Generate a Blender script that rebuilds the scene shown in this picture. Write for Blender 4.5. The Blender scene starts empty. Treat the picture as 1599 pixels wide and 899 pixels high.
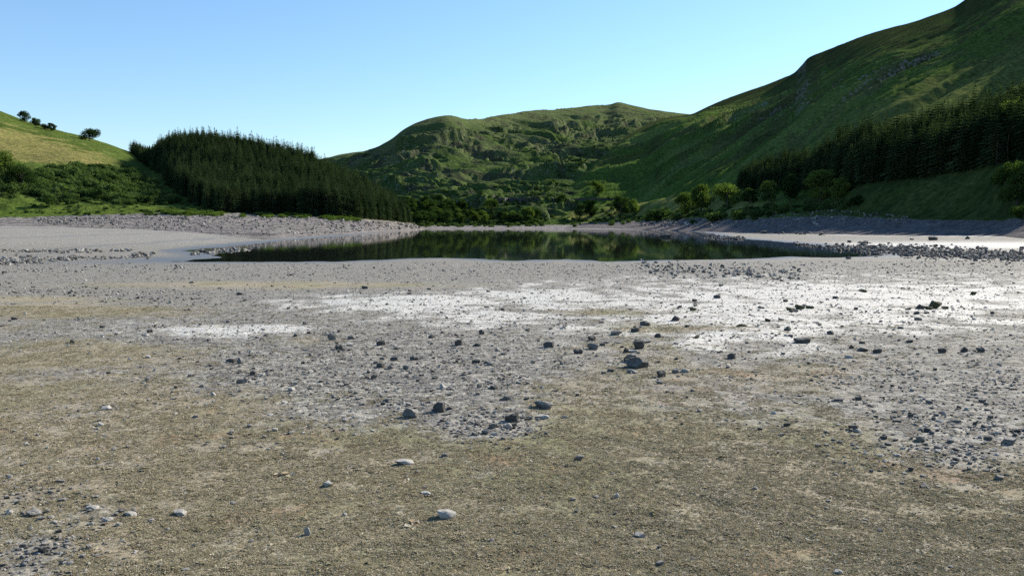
import bpy, bmesh, math, random
import numpy as np
from mathutils import Vector, Matrix, Euler
from mathutils.bvhtree import BVHTree

random.seed(7)
rng = np.random.default_rng(7)
scene = bpy.context.scene
COL = scene.collection
PI = math.pi

# ------------------------------------------------------------------ camera model
W, H, F = 1599.0, 899.0, 1255.0
CX, CY = 799.5, 449.5
EYE = 4.2                                   # metres above the water
PITCH = math.atan((449.5 - 350.0) / F)
SP, CP = math.sin(PITCH), math.cos(PITCH)


def ray(px, py):
    xc = (np.asarray(px, float) - CX) / F
    yc = (CY - np.asarray(py, float)) / F
    return xc, CP + yc * SP, -SP + yc * CP


def P(px, py, Y):
    """the point of the valley that lies Y metres ahead in the direction px, py"""
    dx, dy, dz = ray(px, py)
    t = np.asarray(Y, float) / dy
    return np.stack(np.broadcast_arrays(dx * t, dy * t, EYE + dz * t), -1)


def project(X, Y, Z):
    Zr = Z - EYE
    fwd = np.maximum(Y * CP - Zr * SP, 1e-3)
    up = Y * SP + Zr * CP
    return CX + F * X / fwd, CY - F * up / fwd


# ------------------------------------------------------------------ numpy noise
_perm = np.random.default_rng(11).permutation(512)
_ang = np.random.default_rng(12).uniform(0, 2 * PI, 512)
_gx, _gy = np.cos(_ang), np.sin(_ang)


def gnoise(x, y, seed=0):
    x = np.asarray(x, float) + seed * 17.31
    y = np.asarray(y, float) - seed * 9.77
    xi, yi = np.floor(x).astype(np.int64), np.floor(y).astype(np.int64)
    xf, yf = x - xi, y - yi

    def g(ix, iy, fx, fy):
        h = _perm[(_perm[ix & 511] + iy) & 511]
        return _gx[h] * fx + _gy[h] * fy

    u = xf * xf * xf * (xf * (xf * 6 - 15) + 10)
    v = yf * yf * yf * (yf * (yf * 6 - 15) + 10)
    a = g(xi, yi, xf, yf)
    b = g(xi + 1, yi, xf - 1, yf)
    c = g(xi, yi + 1, xf, yf - 1)
    d = g(xi + 1, yi + 1, xf - 1, yf - 1)
    return ((a + (b - a) * u) * (1 - v) + (c + (d - c) * u) * v) * 1.5


def fbm(x, y, octaves=4, seed=0, gain=0.5):
    s, amp = 0.0, 1.0
    for k in range(octaves):
        s = s + amp * gnoise(x * 2 ** k, y * 2 ** k, seed + k * 3)
        amp *= gain
    return s


def ridged(x, y, octaves=4, seed=0):
    s, amp = 0.0, 1.0
    for k in range(octaves):
        s = s + amp * (1 - 2 * np.abs(gnoise(x * 2 ** k, y * 2 ** k, seed + k * 5)))
        amp *= 0.5
    return s


def sstep(a, b, x):
    t = np.clip((x - a) / (b - a), 0, 1)
    return t * t * (3 - 2 * t)


def interp(x, pts, k=1):
    """smooth (monotone) interpolation of column k of control points sorted by column 0"""
    xs = np.array([p[0] for p in pts], float)
    ys = np.array([p[k] for p in pts], float)
    h = np.diff(xs)
    d = np.diff(ys) / h
    m = np.zeros_like(ys)
    m[0], m[-1] = d[0], d[-1]
    for i in range(1, len(xs) - 1):
        m[i] = 0 if d[i - 1] * d[i] <= 0 else 2 * d[i - 1] * d[i] / (d[i - 1] + d[i])
    x = np.clip(x, xs[0], xs[-1])
    i = np.clip(np.searchsorted(xs, x) - 1, 0, len(h) - 1)
    t = (x - xs[i]) / h[i]
    return ((2 * t ** 3 - 3 * t ** 2 + 1) * ys[i] + (t ** 3 - 2 * t ** 2 + t) * h[i] * m[i]
            + (-2 * t ** 3 + 3 * t ** 2) * ys[i + 1] + (t ** 3 - t ** 2) * h[i] * m[i + 1])


# ------------------------------------------------------------------ lake outline
def on_level(px, py, z=0.0):
    dx, dy, dz = ray(px, py)
    t = (z - EYE) / dz
    return dx * t, dy * t


SHORE = [(250, 407.5), (300, 408.5), (360, 409.5), (430, 409), (500, 409), (560, 407.5), (620, 405), (660, 403.5), (730, 403.5),
         (770, 406), (800, 407.5), (835, 405.5), (880, 404.5), (925, 405), (942, 408.5), (980, 407.5), (1035, 405.5),
         (1090, 405), (1130, 405), (1180, 404), (1230, 401), (1290, 403), (1345, 401), (1385, 399),
         (1335, 391), (1265, 382), (1200, 376), (1160, 373), (1125, 370), (1120, 366), (1095, 362), (1040, 359.6),
         (960, 358.2), (880, 357.3), (800, 356.8), (720, 356.6), (668, 356.6), (656, 358), (620, 361), (560, 366), (500, 371),
         (440, 376), (400, 380), (360, 384), (320, 388), (285, 392), (330, 397), (345, 402), (300, 404)]
POLY = np.array([on_level(*p) for p in SHORE])


def lake_sd(X, Y):
    """signed distance to the shoreline, negative over the water"""
    X = np.asarray(X, float)
    Y = np.asarray(Y, float)
    best = np.full(X.shape, 1e18)
    inside = np.zeros(X.shape, bool)
    n = len(POLY)
    for i in range(n):
        ax, ay = POLY[i]
        bx, by = POLY[(i + 1) % n]
        ex, ey = bx - ax, by - ay
        t = np.clip(((X - ax) * ex + (Y - ay) * ey) / (ex * ex + ey * ey), 0, 1)
        best = np.minimum(best, (X - ax - t * ex) ** 2 + (Y - ay - t * ey) ** 2)
        cond = ((ay > Y) != (by > Y)) & (X < (bx - ax) * (Y - ay) / (by - ay + 1e-12) + ax)
        inside ^= cond
    d = np.sqrt(best)
    return np.where(inside, -d, d)


SD0 = float(lake_sd(np.array([0.0]), np.array([0.0]))[0])
BED = (EYE - 1.6) / SD0


def ground_z(X, Y, detail=True):
    sd = lake_sd(X, Y)
    r = np.hypot(X, Y)
    far = sstep(30, 90, r)
    sd = sd + far * (fbm(X / 14, Y / 14, 3, 3) * 1.6 + fbm(X / 45, Y / 45, 2, 31) * 1.5) * sstep(-8, 2, sd + 6)
    z = np.where(sd > 0, BED * sd, 0.02 * sd)
    z = np.where(z > 3.2, 3.2 + (z - 3.2) * 0.35, z)
    z = np.clip(z, -3, 6.0)
    # the small dry channel that crosses the beach on the left
    if detail:
        z = z + fbm(X / 3.0, Y / 3.0, 3, 5) * 0.03 * sstep(2, 12, r) * (1 - 0.7 * sstep(70, 140, r))
        z = z + fbm(X / 0.5, Y / 0.5, 3, 8) * 0.010 * (1 - sstep(20, 60, r))
        z = z + fbm(X / 0.12, Y / 0.12, 2, 9) * 0.006 * (1 - sstep(9, 22, r))
    return z


def ground_hit(px, py):
    """where the line of sight through px, py meets the beach"""
    dx, dy, dz = (float(v) for v in ray(px, py))
    lo, hi = 1.5, 1.5
    ys = 1.5 * 1.01 ** np.arange(0, 640)
    zz = ground_z(dx / dy * ys, ys, False)
    line = EYE + dz / dy * ys
    k = np.argmax(line < zz)
    if line[k] >= zz[k]:
        k = len(ys) - 1
    k = max(k, 1)
    a, b = line[k - 1] - zz[k - 1], line[k] - zz[k]
    f = a / (a - b + 1e-12)
    Y = ys[k - 1] + (ys[k] - ys[k - 1]) * f
    X = dx / dy * Y
    return X, Y, float(ground_z(np.array([X]), np.array([Y]))[0])


# ------------------------------------------------------------------ object helpers
def tag(o, label=None, cat=None, group=None, kind=None):
    if label: o['label'] = label
    if cat: o['category'] = cat
    if group: o['group'] = group
    if kind: o['kind'] = kind
    return o


def link(o, parent=None):
    COL.objects.link(o)
    if parent is not None:
        o.parent = parent
    return o


def mesh_np(name, verts, faces, mat=None, smooth=True, attrs=None):
    """verts (n,3); faces (m,k) with constant k"""
    me = bpy.data.meshes.new(name)
    verts = np.ascontiguousarray(verts, np.float32)
    faces = np.ascontiguousarray(faces, np.int32)
    m, k = faces.shape
    me.vertices.add(len(verts))
    me.vertices.foreach_set('co', verts.ravel())
    me.loops.add(m * k)
    me.loops.foreach_set('vertex_index', faces.ravel())
    me.polygons.add(m)
    me.polygons.foreach_set('loop_start', np.arange(m, dtype=np.int32) * k)
    me.polygons.foreach_set('use_smooth', np.full(m, smooth))
    for an, (at, data) in (attrs or {}).items():
        a = me.attributes.new(an, at, 'POINT')
        key = {'FLOAT': 'value', 'INT': 'value', 'FLOAT_VECTOR': 'vector', 'FLOAT_COLOR': 'color'}[at]
        a.data.foreach_set(key, np.ascontiguousarray(data, np.int32 if at == 'INT' else np.float32).ravel())
    me.update(calc_edges=True)
    if mat is not None:
        me.materials.append(mat)
    return me


def grid_faces(nr, nc):
    i = np.arange(nr * nc).reshape(nr, nc)
    return np.stack([i[:-1, :-1], i[:-1, 1:], i[1:, 1:], i[1:, :-1]], -1).reshape(-1, 4)


# ------------------------------------------------------------------ materials
class NT:
    def __init__(self, name):
        self.m = bpy.data.materials.new(name)
        self.m.use_nodes = True
        self.t = self.m.node_tree
        self.t.nodes.clear()
        self.out = self.n('ShaderNodeOutputMaterial')

    def n(self, typ, **kw):
        nd = self.t.nodes.new(typ)
        for k, v in kw.items():
            if k in nd.inputs.keys() if hasattr(nd, 'inputs') else False:
                nd.inputs[k].default_value = v
            else:
                setattr(nd, k, v)
        return nd

    def l(self, a, b):
        self.t.links.new(a, b)

    def val(self, x, sock):
        if hasattr(x, 'is_linked') or isinstance(x, bpy.types.NodeSocket):
            self.l(x, sock)
        else:
            sock.default_value = x

    def math(self, op, a, b=0.0, clamp=False):
        nd = self.n('ShaderNodeMath', operation=op, use_clamp=clamp)
        self.val(a, nd.inputs[0])
        self.val(b, nd.inputs[1])
        return nd.outputs[0]

    def mix(self, f, a, b, mode='MIX'):
        nd = self.n('ShaderNodeMix', data_type='RGBA', blend_type=mode)
        self.val(f, nd.inputs[0])
        for x, s in ((a, nd.inputs[6]), (b, nd.inputs[7])):
            if isinstance(x, tuple):
                s.default_value = (*x, 1.0) if len(x) == 3 else x
            else:
                self.l(x, s)
        return nd.outputs[2]

    def noise(self, scale, detail=4.0, rough=0.55, vec=None, out='Fac'):
        nd = self.n('ShaderNodeTexNoise')
        nd.inputs['Scale'].default_value = scale
        nd.inputs['Detail'].default_value = detail
        nd.inputs['Roughness'].default_value = rough
        if vec is not None:
            self.l(vec, nd.inputs['Vector'])
        return nd.outputs[out]

    def ramp(self, x, lo, hi, a=0.0, b=1.0):
        nd = self.n('ShaderNodeMapRange')
        nd.interpolation_type = 'SMOOTHSTEP'
        self.val(x, nd.inputs[0])
        nd.inputs[1].default_value = lo
        nd.inputs[2].default_value = hi
        nd.inputs[3].default_value = a
        nd.inputs[4].default_value = b
        return nd.outputs[0]

    def attr(self, name, out='Fac'):
        return self.n('ShaderNodeAttribute', attribute_name=name).outputs[out]

    def coords(self):
        return self.n('ShaderNodeTexCoord').outputs['Object']

    def bump(self, h, strength, dist):
        nd = self.n('ShaderNodeBump')
        self.val(strength, nd.inputs['Strength'])
        nd.inputs['Distance'].default_value = dist
        self.l(h, nd.inputs['Height'])
        return nd

    def bsdf(self, col, rough=0.9, spec=0.3, normal=None):
        nd = self.n('ShaderNodeBsdfPrincipled')
        if isinstance(col, tuple):
            nd.inputs['Base Color'].default_value = (*col, 1)
        else:
            self.l(col, nd.inputs['Base Color'])
        self.val(rough, nd.inputs['Roughness'])
        self.val(spec, nd.inputs['Specular IOR Level'])
        if normal is not None:
            self.l(normal, nd.inputs['Normal'])
        self.l(nd.outputs[0], self.out.inputs[0])
        return nd


def mat_ground():
    t = NT('lakebed')
    co = t.coords()
    veg, white, wet, grav = t.attr('veg'), t.attr('white'), t.attr('wet'), t.attr('gravel')
    n_big = t.noise(0.55, 5, 0.6, co)
    n_mid = t.noise(5.0, 6, 0.65, co)
    n_fine = t.noise(38.0, 5, 0.7, co)
    n_xf = t.noise(150.0, 3, 0.7, co)
    # pebbly ground: two sizes of cells
    v1 = t.n('ShaderNodeTexVoronoi', feature='F1')
    v1.inputs['Scale'].default_value = 15
    t.l(co, v1.inputs['Vector'])
    v2 = t.n('ShaderNodeTexVoronoi', feature='F1')
    v2.inputs['Scale'].default_value = 48
    t.l(co, v2.inputs['Vector'])
    v3 = t.n('ShaderNodeTexVoronoi', feature='F1')
    v3.inputs['Scale'].default_value = 3.2
    t.l(co, v3.inputs['Vector'])
    sep = t.n('ShaderNodeSeparateColor')
    t.l(v1.outputs['Color'], sep.inputs[0])
    sep3 = t.n('ShaderNodeSeparateColor')
    t.l(v3.outputs['Color'], sep3.inputs[0])
    peb = t.mix(t.ramp(sep.outputs[0], 0.1, 0.95), (0.075, 0.068, 0.053), (0.37, 0.348, 0.298))
    peb = t.mix(t.ramp(n_fine, 0.35, 0.7, 0.0, 0.6), peb, (0.215, 0.205, 0.178))
    peb = t.mix(t.ramp(sep3.outputs[0], 0.55, 0.95, 0.0, 0.45), peb, (0.11, 0.105, 0.10))
    silt = t.mix(t.ramp(n_mid, 0.3, 0.7), (0.37, 0.355, 0.315), (0.58, 0.56, 0.505))
    silt = t.mix(t.ramp(n_fine, 0.55, 0.75, 0, 0.45), silt, (0.30, 0.285, 0.25))
    # dried plant mat
    mat_a = t.mix(t.ramp(n_fine, 0.3, 0.7), (0.148, 0.125, 0.080), (0.375, 0.322, 0.23))
    mat_b = t.mix(t.ramp(n_fine, 0.35, 0.7), (0.105, 0.102, 0.052), (0.275, 0.262, 0.14))
    mat_c = t.mix(t.ramp(n_fine, 0.35, 0.7), (0.19, 0.108, 0.06), (0.40, 0.27, 0.17))
    mt = t.mix(t.ramp(n_big, 0.42, 0.62), mat_a, mat_b)
    mt = t.mix(t.ramp(t.noise(1.1, 4, 0.6, co), 0.55, 0.68, 0, 0.7), mt, mat_c)
    mt = t.mix(t.ramp(t.noise(2.3, 5, 0.7, co), 0.52, 0.70, 0, 0.7), mt, (0.34, 0.315, 0.26))
    mt = t.mix(t.ramp(n_xf, 0.58, 0.75, 0, 0.7), mt, (0.40, 0.36, 0.26))
    mt = t.mix(t.ramp(n_xf, 0.42, 0.27, 0, 0.7), mt, (0.035, 0.030, 0.018))
    edge = t.math('ADD', t.math('MULTIPLY', n_mid, 0.9), t.math('MULTIPLY', n_fine, 0.5))
    thr = lambda a, lo=-0.16, hi=0.16: t.ramp(t.math('ADD', a, t.math('SUBTRACT', edge, 0.70)), 0.5 + lo, 0.5 + hi)
    col = t.mix(thr(t.math('ADD', white, t.math('MULTIPLY', t.math('SUBTRACT', t.noise(1.6, 5, 0.7, co), 0.5), 0.9)), -0.36, 0.36), peb, silt)
    col = t.mix(thr(t.math('ADD', veg, t.math('MULTIPLY', t.math('SUBTRACT', n_big, 0.5), 0.5)), -0.34, 0.34), col, mt)
    col = t.mix(t.ramp(t.math('ADD', grav, t.math('SUBTRACT', edge, 0.7)), 0.2, 0.95), col, peb)
    wetc = t.mix(t.ramp(n_mid, 0.3, 0.7), (0.075, 0.072, 0.062), (0.12, 0.115, 0.10))
    col = t.mix(wet, col, wetc)
    # hollows and stones as relief
    hgt = t.math('ADD', t.math('MULTIPLY', n_fine, 0.7), t.math('MULTIPLY', n_xf, 0.35))
    vh = t.math('ADD', t.math('SUBTRACT', 0.6, v1.outputs['Distance']), t.math('MULTIPLY', v2.outputs['Distance'], -0.5))
    hh = t.math('ADD', hgt, t.math('MULTIPLY', vh, t.ramp(veg, 0.9, 0.2, 0.25, 1.0)))
    hh = t.math('ADD', hh, t.math('MULTIPLY', n_mid, 1.2))
    b = t.bump(hh, t.ramp(wet, 0, 1, 0.75, 0.10), 0.035)
    rough = t.math('SUBTRACT', 0.88, t.math('ADD', t.math('MULTIPLY', wet, 0.40), t.math('MULTIPLY', white, 0.18)))
    spec = t.math('ADD', 0.18, t.math('ADD', t.math('MULTIPLY', white, 0.35), t.math('MULTIPLY', wet, 0.4)))
    t.bsdf(col, rough, spec, b.outputs[0])
    return t.m


def mat_hill():
    t = NT('hillside')
    co = t.coords()
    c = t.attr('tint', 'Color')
    n1 = t.noise(0.06, 6, 0.65, co)
    n2 = t.noise(0.35, 6, 0.7, co)
    n3 = t.noise(1.6, 4, 0.7, co)
    col = t.mix(t.ramp(n2, 0.3, 0.72), t.mix(1.0, c, (0.52, 0.53, 0.60), 'MULTIPLY'), t.mix(1.0, c, (1.62, 1.44, 1.50), 'MULTIPLY'))
    col = t.mix(t.ramp(n3, 0.5, 0.7, 0, 0.45), col, t.mix(1.0, c, (0.5, 0.62, 0.6), 'MULTIPLY'))
    rock = t.attr('rock')
    rc = t.mix(t.ramp(n2, 0.3, 0.7), (0.075, 0.07, 0.066), (0.20, 0.19, 0.175))
    rm = t.ramp(t.math('ADD', rock, t.math('MULTIPLY', t.math('SUBTRACT', n2, 0.5), 1.3)), 0.42, 0.62)
    col = t.mix(rm, col, rc)
    h = t.math('ADD', t.math('MULTIPLY', n1, 5.0), t.math('ADD', t.math('MULTIPLY', n2, 1.6), t.math('MULTIPLY', n3, 0.5)))
    b = t.bump(h, 0.8, 1.0)
    d = t.n('ShaderNodeBsdfDiffuse')
    t.l(col, d.inputs['Color'])
    t.l(b.outputs[0], d.inputs['Normal'])
    t.l(d.outputs[0], t.out.inputs[0])
    return t.m


def mat_foliage(name, dark, light, trans=0.35, noise_scale=0.5):
    t = NT(name)
    oi = t.n('ShaderNodeObjectInfo')
    geo = t.n('ShaderNodeNewGeometry')
    n = t.noise(noise_scale, 3, 0.6, t.coords())
    f = t.math('ADD', t.math('MULTIPLY', n, 0.7), t.math('MULTIPLY', geo.outputs['Random Per Island'], 0.45))
    f = t.math('ADD', f, t.math('MULTIPLY', t.math('SUBTRACT', oi.outputs['Random'], 0.5), 0.85))
    col = t.mix(t.ramp(f, 0.2, 0.95), dark, light)
    d = t.n('ShaderNodeBsdfDiffuse')
    tr = t.n('ShaderNodeBsdfTranslucent')
    t.l(col, d.inputs[0])
    t.l(t.mix(1.0, col, (1.1, 1.25, 0.6), 'MULTIPLY'), tr.inputs[0])
    mx = t.n('ShaderNodeMixShader')
    mx.inputs[0].default_value = trans
    t.l(d.outputs[0], mx.inputs[1])
    t.l(tr.outputs[0], mx.inputs[2])
    t.l(mx.outputs[0], t.out.inputs[0])
    return t.m


def mat_bark():
    t = NT('bark')
    n = t.noise(6.0, 5, 0.6, t.coords())
    c = t.mix(t.ramp(n, 0.3, 0.7), (0.035, 0.028, 0.022), (0.11, 0.095, 0.08))
    t.bsdf(c, 0.95, 0.1, t.bump(n, 0.6, 0.05).outputs[0])
    return t.m


def mat_stone(name, a, b, lichen=0.25):
    t = NT(name)
    co = t.coords()
    oi = t.n('ShaderNodeObjectInfo')
    v = t.n('ShaderNodeVectorMath', operation='ADD')
    t.l(co, v.inputs[0])
    cmb = t.n('ShaderNodeCombineXYZ')
    t.l(t.math('MULTIPLY', oi.outputs['Random'], 40.0), cmb.inputs[0])
    t.l(cmb.outputs[0], v.inputs[1])
    vec = v.outputs[0]
    n1 = t.noise(5.0, 6, 0.65, vec)
    n2 = t.noise(26.0, 5, 0.7, vec)
    c = t.mix(t.ramp(n1, 0.3, 0.7), a, b)
    c = t.mix(t.ramp(oi.outputs['Random'], 0, 1, 0.0, 0.45), c, t.mix(1.0, c, (0.55, 0.55, 0.56), 'MULTIPLY'))
    c = t.mix(t.ramp(n2, 0.55, 0.72, 0, 0.55), c, t.mix(1.0, c, (0.5, 0.48, 0.45), 'MULTIPLY'))
    # dried silt that has settled on the upward faces and pale lichen spots
    g = t.n('ShaderNodeNewGeometry')
    s = t.n('ShaderNodeSeparateXYZ')
    t.l(g.outputs['Normal'], s.inputs[0])
    up = t.math('MULTIPLY', t.ramp(s.outputs[2], 0.35, 0.9), t.ramp(n1, 0.35, 0.6))
    c = t.mix(t.math('MULTIPLY', up, lichen), c, (0.40, 0.385, 0.34))
    h = t.math('ADD', n1, t.math('MULTIPLY', n2, 0.4))
    t.bsdf(c, 0.85, 0.25, t.bump(h, 0.6, 0.03).outputs[0])
    return t.m


def mat_tuft():
    t = NT('dry_plants')
    oi = t.n('ShaderNodeObjectInfo')
    geo = t.n('ShaderNodeNewGeometry')
    r = t.n('ShaderNodeValToRGB')
    els = r.color_ramp.elements
    cols = [(0.0, (0.110, 0.107, 0.059)), (0.2, (0.231, 0.201, 0.121)), (0.4, (0.385, 0.332, 0.227)), (0.55, (0.242, 0.230, 0.121)),
            (0.7, (0.462, 0.418, 0.312)), (0.82, (0.297, 0.211, 0.131)), (0.92, (0.572, 0.522, 0.393)), (1.0, (0.682, 0.652, 0.534))]
    els[0].position, els[0].color = cols[0][0], (*cols[0][1], 1)
    els[1].position, els[1].color = cols[-1][0], (*cols[-1][1], 1)
    for p_, c_ in cols[1:-1]:
        e = els.new(p_)
        e.color = (*c_, 1)
    f = t.math('ADD', t.math('MULTIPLY', oi.outputs['Random'], 0.62), t.math('MULTIPLY', geo.outputs['Random Per Island'], 0.38))
    t.l(f, r.inputs[0])
    d = t.n('ShaderNodeBsdfDiffuse')
    t.l(r.outputs[0], d.inputs[0])
    tr = t.n('ShaderNodeBsdfTranslucent')
    t.l(r.outputs[0], tr.inputs[0])
    mx = t.n('ShaderNodeMixShader')
    mx.inputs[0].default_value = 0.3
    t.l(d.outputs[0], mx.inputs[1])
    t.l(tr.outputs[0], mx.inputs[2])
    t.l(mx.outputs[0], t.out.inputs[0])
    return t.m


def mat_water():
    t = NT('lake_water')
    co = t.coords()
    mp = t.n('ShaderNodeMapping')
    mp.inputs['Scale'].default_value = (1.0, 0.45, 1.0)
    t.l(co, mp.inputs[0])
    n = t.noise(0.9, 3, 0.5, mp.outputs[0])
    n2 = t.noise(0.03, 3, 0.5, mp.outputs[0])
    b = t.bump(n, t.ramp(n2, 0.45, 0.65, 0.05, 0.14), 0.06)
    p = t.bsdf((0.012, 0.016, 0.012), 0.03, 0.5, b.outputs[0])
    p.inputs['IOR'].default_value = 1.33
    return t.m


M_GROUND, M_HILL, M_WATER, M_BARK = mat_ground(), mat_hill(), mat_water(), mat_bark()
M_CONIFER = mat_foliage('conifer_needles', (0.022, 0.038, 0.019), (0.066, 0.094, 0.044), 0.3)
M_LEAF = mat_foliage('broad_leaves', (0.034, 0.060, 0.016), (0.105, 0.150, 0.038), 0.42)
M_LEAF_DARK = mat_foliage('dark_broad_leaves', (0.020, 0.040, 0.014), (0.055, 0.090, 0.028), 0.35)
M_SCRUB = mat_foliage('scrub_leaves', (0.035, 0.062, 0.022), (0.10, 0.145, 0.05), 0.35)
M_STONE = mat_stone('slate_stone', (0.095, 0.089, 0.080), (0.24, 0.225, 0.20), 0.5)
M_DARKSTONE = mat_stone('dark_stone', (0.046, 0.043, 0.039), (0.12, 0.112, 0.10), 0.22)
M_PALESTONE = mat_stone('pale_stone', (0.30, 0.285, 0.255), (0.46, 0.44, 0.40), 0.5)
M_MOSSTONE = mat_stone('mossy_stone', (0.04, 0.045, 0.02), (0.10, 0.10, 0.05), 0.05)
M_TUFT = mat_tuft()


# ------------------------------------------------------------------ the ground (beach and lake bed)
def blob(px, py, cx, cy, rx, ry):
    return np.exp(-(((px - cx) / rx) ** 2 + ((py - cy) / ry) ** 2))


YB = [(-400, 560), (0, 545), (150, 560), (300, 600), (450, 640), (600, 675), (700, 690), (800, 640), (900, 575), (1050, 572),
      (1250, 590), (1400, 600), (1599, 640), (2000, 650)]


def masks(X, Y):
    z = ground_z(X, Y, False)
    px, py = project(X, Y, z)
    sd = lake_sd(X, Y)
    nb = fbm(X / 2.2, Y / 2.2, 4, 21)
    nl = fbm(X / 9, Y / 9, 3, 22)
    yb = interp(px, YB)
    veg = sstep(-95, 120, py - yb + nb * 40 + fbm(X / 0.6, Y / 0.6, 3, 27) * 16)
    veg = veg - 0.95 * blob(px, py, 1500, 670, 150, 75) - 0.55 * blob(px, py, 40, 860, 120, 130) - 0.7 * blob(px, py, 770, 670, 80, 25) \
        - 0.5 * blob(px, py, 100, 640, 110, 25) - 0.45 * blob(px, py, 170, 800, 60, 20)
    veg = veg + 0.75 * blob(px, py, 1090, 512, 100, 7) + 0.6 * blob(px, py, 960, 487, 120, 6) + 0.6 * blob(px, py, 480, 530, 60, 8) \
        + 0.95 * blob(px, py, 100, 484, 230, 11) + 0.85 * blob(px, py, 420, 445, 330, 7) + 0.7 * blob(px, py, 70, 466, 120, 7) \
        + 0.5 * blob(px, py, 120, 560, 200, 22)
    veg = np.clip(veg + nb * 0.16, 0, 1)
    wz = 1.12 * np.maximum.reduce([blob(px, py, 1270, 478, 400, 40), blob(px, py, 1130, 505, 210, 40), 0.72 * blob(px, py, 1560, 470, 260, 36),
                                  0.95 * blob(px, py, 650, 474, 170, 15), 0.9 * blob(px, py, 345, 514, 130, 13), 0.8 * blob(px, py, 860, 462, 150, 18),
                                  0.75 * blob(px, py, 750, 495, 160, 16)])
    flat_r = sstep(1190, 1330, px) * (blob(px, py, 1400, 362, 400, 4.5) + blob(px, py, 1500, 383, 260, 6) + 0.9 * blob(px, py, 1560, 366, 160, 3))
    left_flat = 0.22 * sstep(430, 330, px) * sstep(342, 350, py) * sstep(392, 378, py)
    ns = fbm(X / 1.1, Y / 1.6, 4, 25)
    white = np.clip(wz + ns * 0.75 * sstep(0.02, 0.3, wz) + nl * 0.2 * sstep(0.02, 0.3, wz), 0, 1)
    white = np.clip(white + flat_r + left_flat, 0, 1) * (1 - 0.8 * veg)
    nw = fbm(X / 12, Y / 12, 3, 26)
    wet = sstep(8.0 + nw * 5.0, 2.0, sd + nw) * sstep(20, 50, Y)
    wet = np.maximum(wet, 0.75 * blob(px, py, 200, 409, 170, 5))
    # strandlines left as the water dropped
    sw = sd + fbm(X / 30, Y / 30, 3, 28) * 3.0
    strand = sstep(0.75, 0.97, np.sin(sw / 3.1 + 2.0 * np.sin(sw / 11.0))) * sstep(6, 14, sd) * sstep(75, 95, np.hypot(X, Y)) * sstep(900, 500, Y)
    wet = np.maximum(wet, 0.42 * strand)
    gravel = 0.55 * blob(px, py, 520, 585, 290, 60) + 0.6 * blob(px, py, 1500, 665, 170, 85) + 0.45 * blob(px, py, 40, 860, 120, 130) \
        + 0.8 * blob(px, py, 780, 668, 60, 18) + 0.5 * blob(px, py, 1150, 422, 400, 8) + 0.5 * blob(px, py, 300, 458, 200, 8) \
        + 0.45 * blob(px, py, 760, 560, 190, 55) + 0.5 * blob(px, py, 1420, 600, 200, 25)
    gravel = np.clip(gravel + nb * 0.15 * (gravel > 0.05), 0, 1)
    return veg, white, wet, gravel


def build_ground():
    fine = np.arange(-110, 1711, 1.8)
    ang_f = np.arctan((fine - CX) / F)
    a0, a1 = ang_f[0], ang_f[-1]
    side = np.linspace(a1, a0 + 2 * PI, 60)[1:]
    ang = np.concatenate([ang_f, side])
    pys = np.arange(960, 356, -1.15)
    d = 1.6 / ((pys - 350) / F) * (1 + 0.0)
    # true distance of each picture row, the beach falls away towards the lake
    d = 1.6 / np.maximum((pys - 350) / F - BED, 0.0052)
    d = d[(d > 0) & (d < 110)]
    d = np.concatenate([[0.4, 1.0, 1.8], np.sort(d[d > 2.2])])
    ext = [d[-1]]
    while ext[-1] < 1000:
        ext.append(ext[-1] * 1.009 + 0.02)
    d = np.concatenate([d, ext[1:], [1500, 2500, 4500, 8000]])
    A, D = np.meshgrid(ang, d)
    Dd = D / np.maximum(np.cos(A), 0.7)
    X, Y = Dd * np.sin(A), Dd * np.cos(A)
    Z = ground_z(X, Y)
    veg, white, wet, grav = masks(X, Y)
    print('ground', X.shape, d[:5], SD0, BED)
    nr, nc = X.shape
    i = np.arange(nr * nc).reshape(nr, nc)
    j = np.concatenate([i, i[:, :1]], 1)
    faces = np.stack([j[:-1, :-1], j[:-1, 1:], j[1:, 1:], j[1:, :-1]], -1).reshape(-1, 4)[:, ::-1]
    verts = np.stack([X, Y, Z], -1).reshape(-1, 3)
    verts = np.concatenate([verts, [[0, 0, float(Z[0].mean())]]])
    one = lambda a: np.append(a.ravel(), a.ravel()[0])
    me = mesh_np('lakebed', verts, faces, M_GROUND, True,
                 {'veg': ('FLOAT', one(veg)), 'white': ('FLOAT', one(white)), 'wet': ('FLOAT', one(wet)), 'gravel': ('FLOAT', one(grav))})
    o = link(bpy.data.objects.new('ground', me))
    tag(o, kind='structure')
    return o


build_ground()

# the lake: one sheet whose shore is where the bed rises through it
wx = np.linspace(-260, 330, 60)
wy = np.linspace(60, 900, 85)
GX, GY = np.meshgrid(wx, wy)
o = link(bpy.data.objects.new('water', mesh_np('water', np.stack([GX, GY, GX * 0], -1).reshape(-1, 3), grid_faces(85, 60), M_WATER)))
tag(o, kind='structure')


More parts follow.
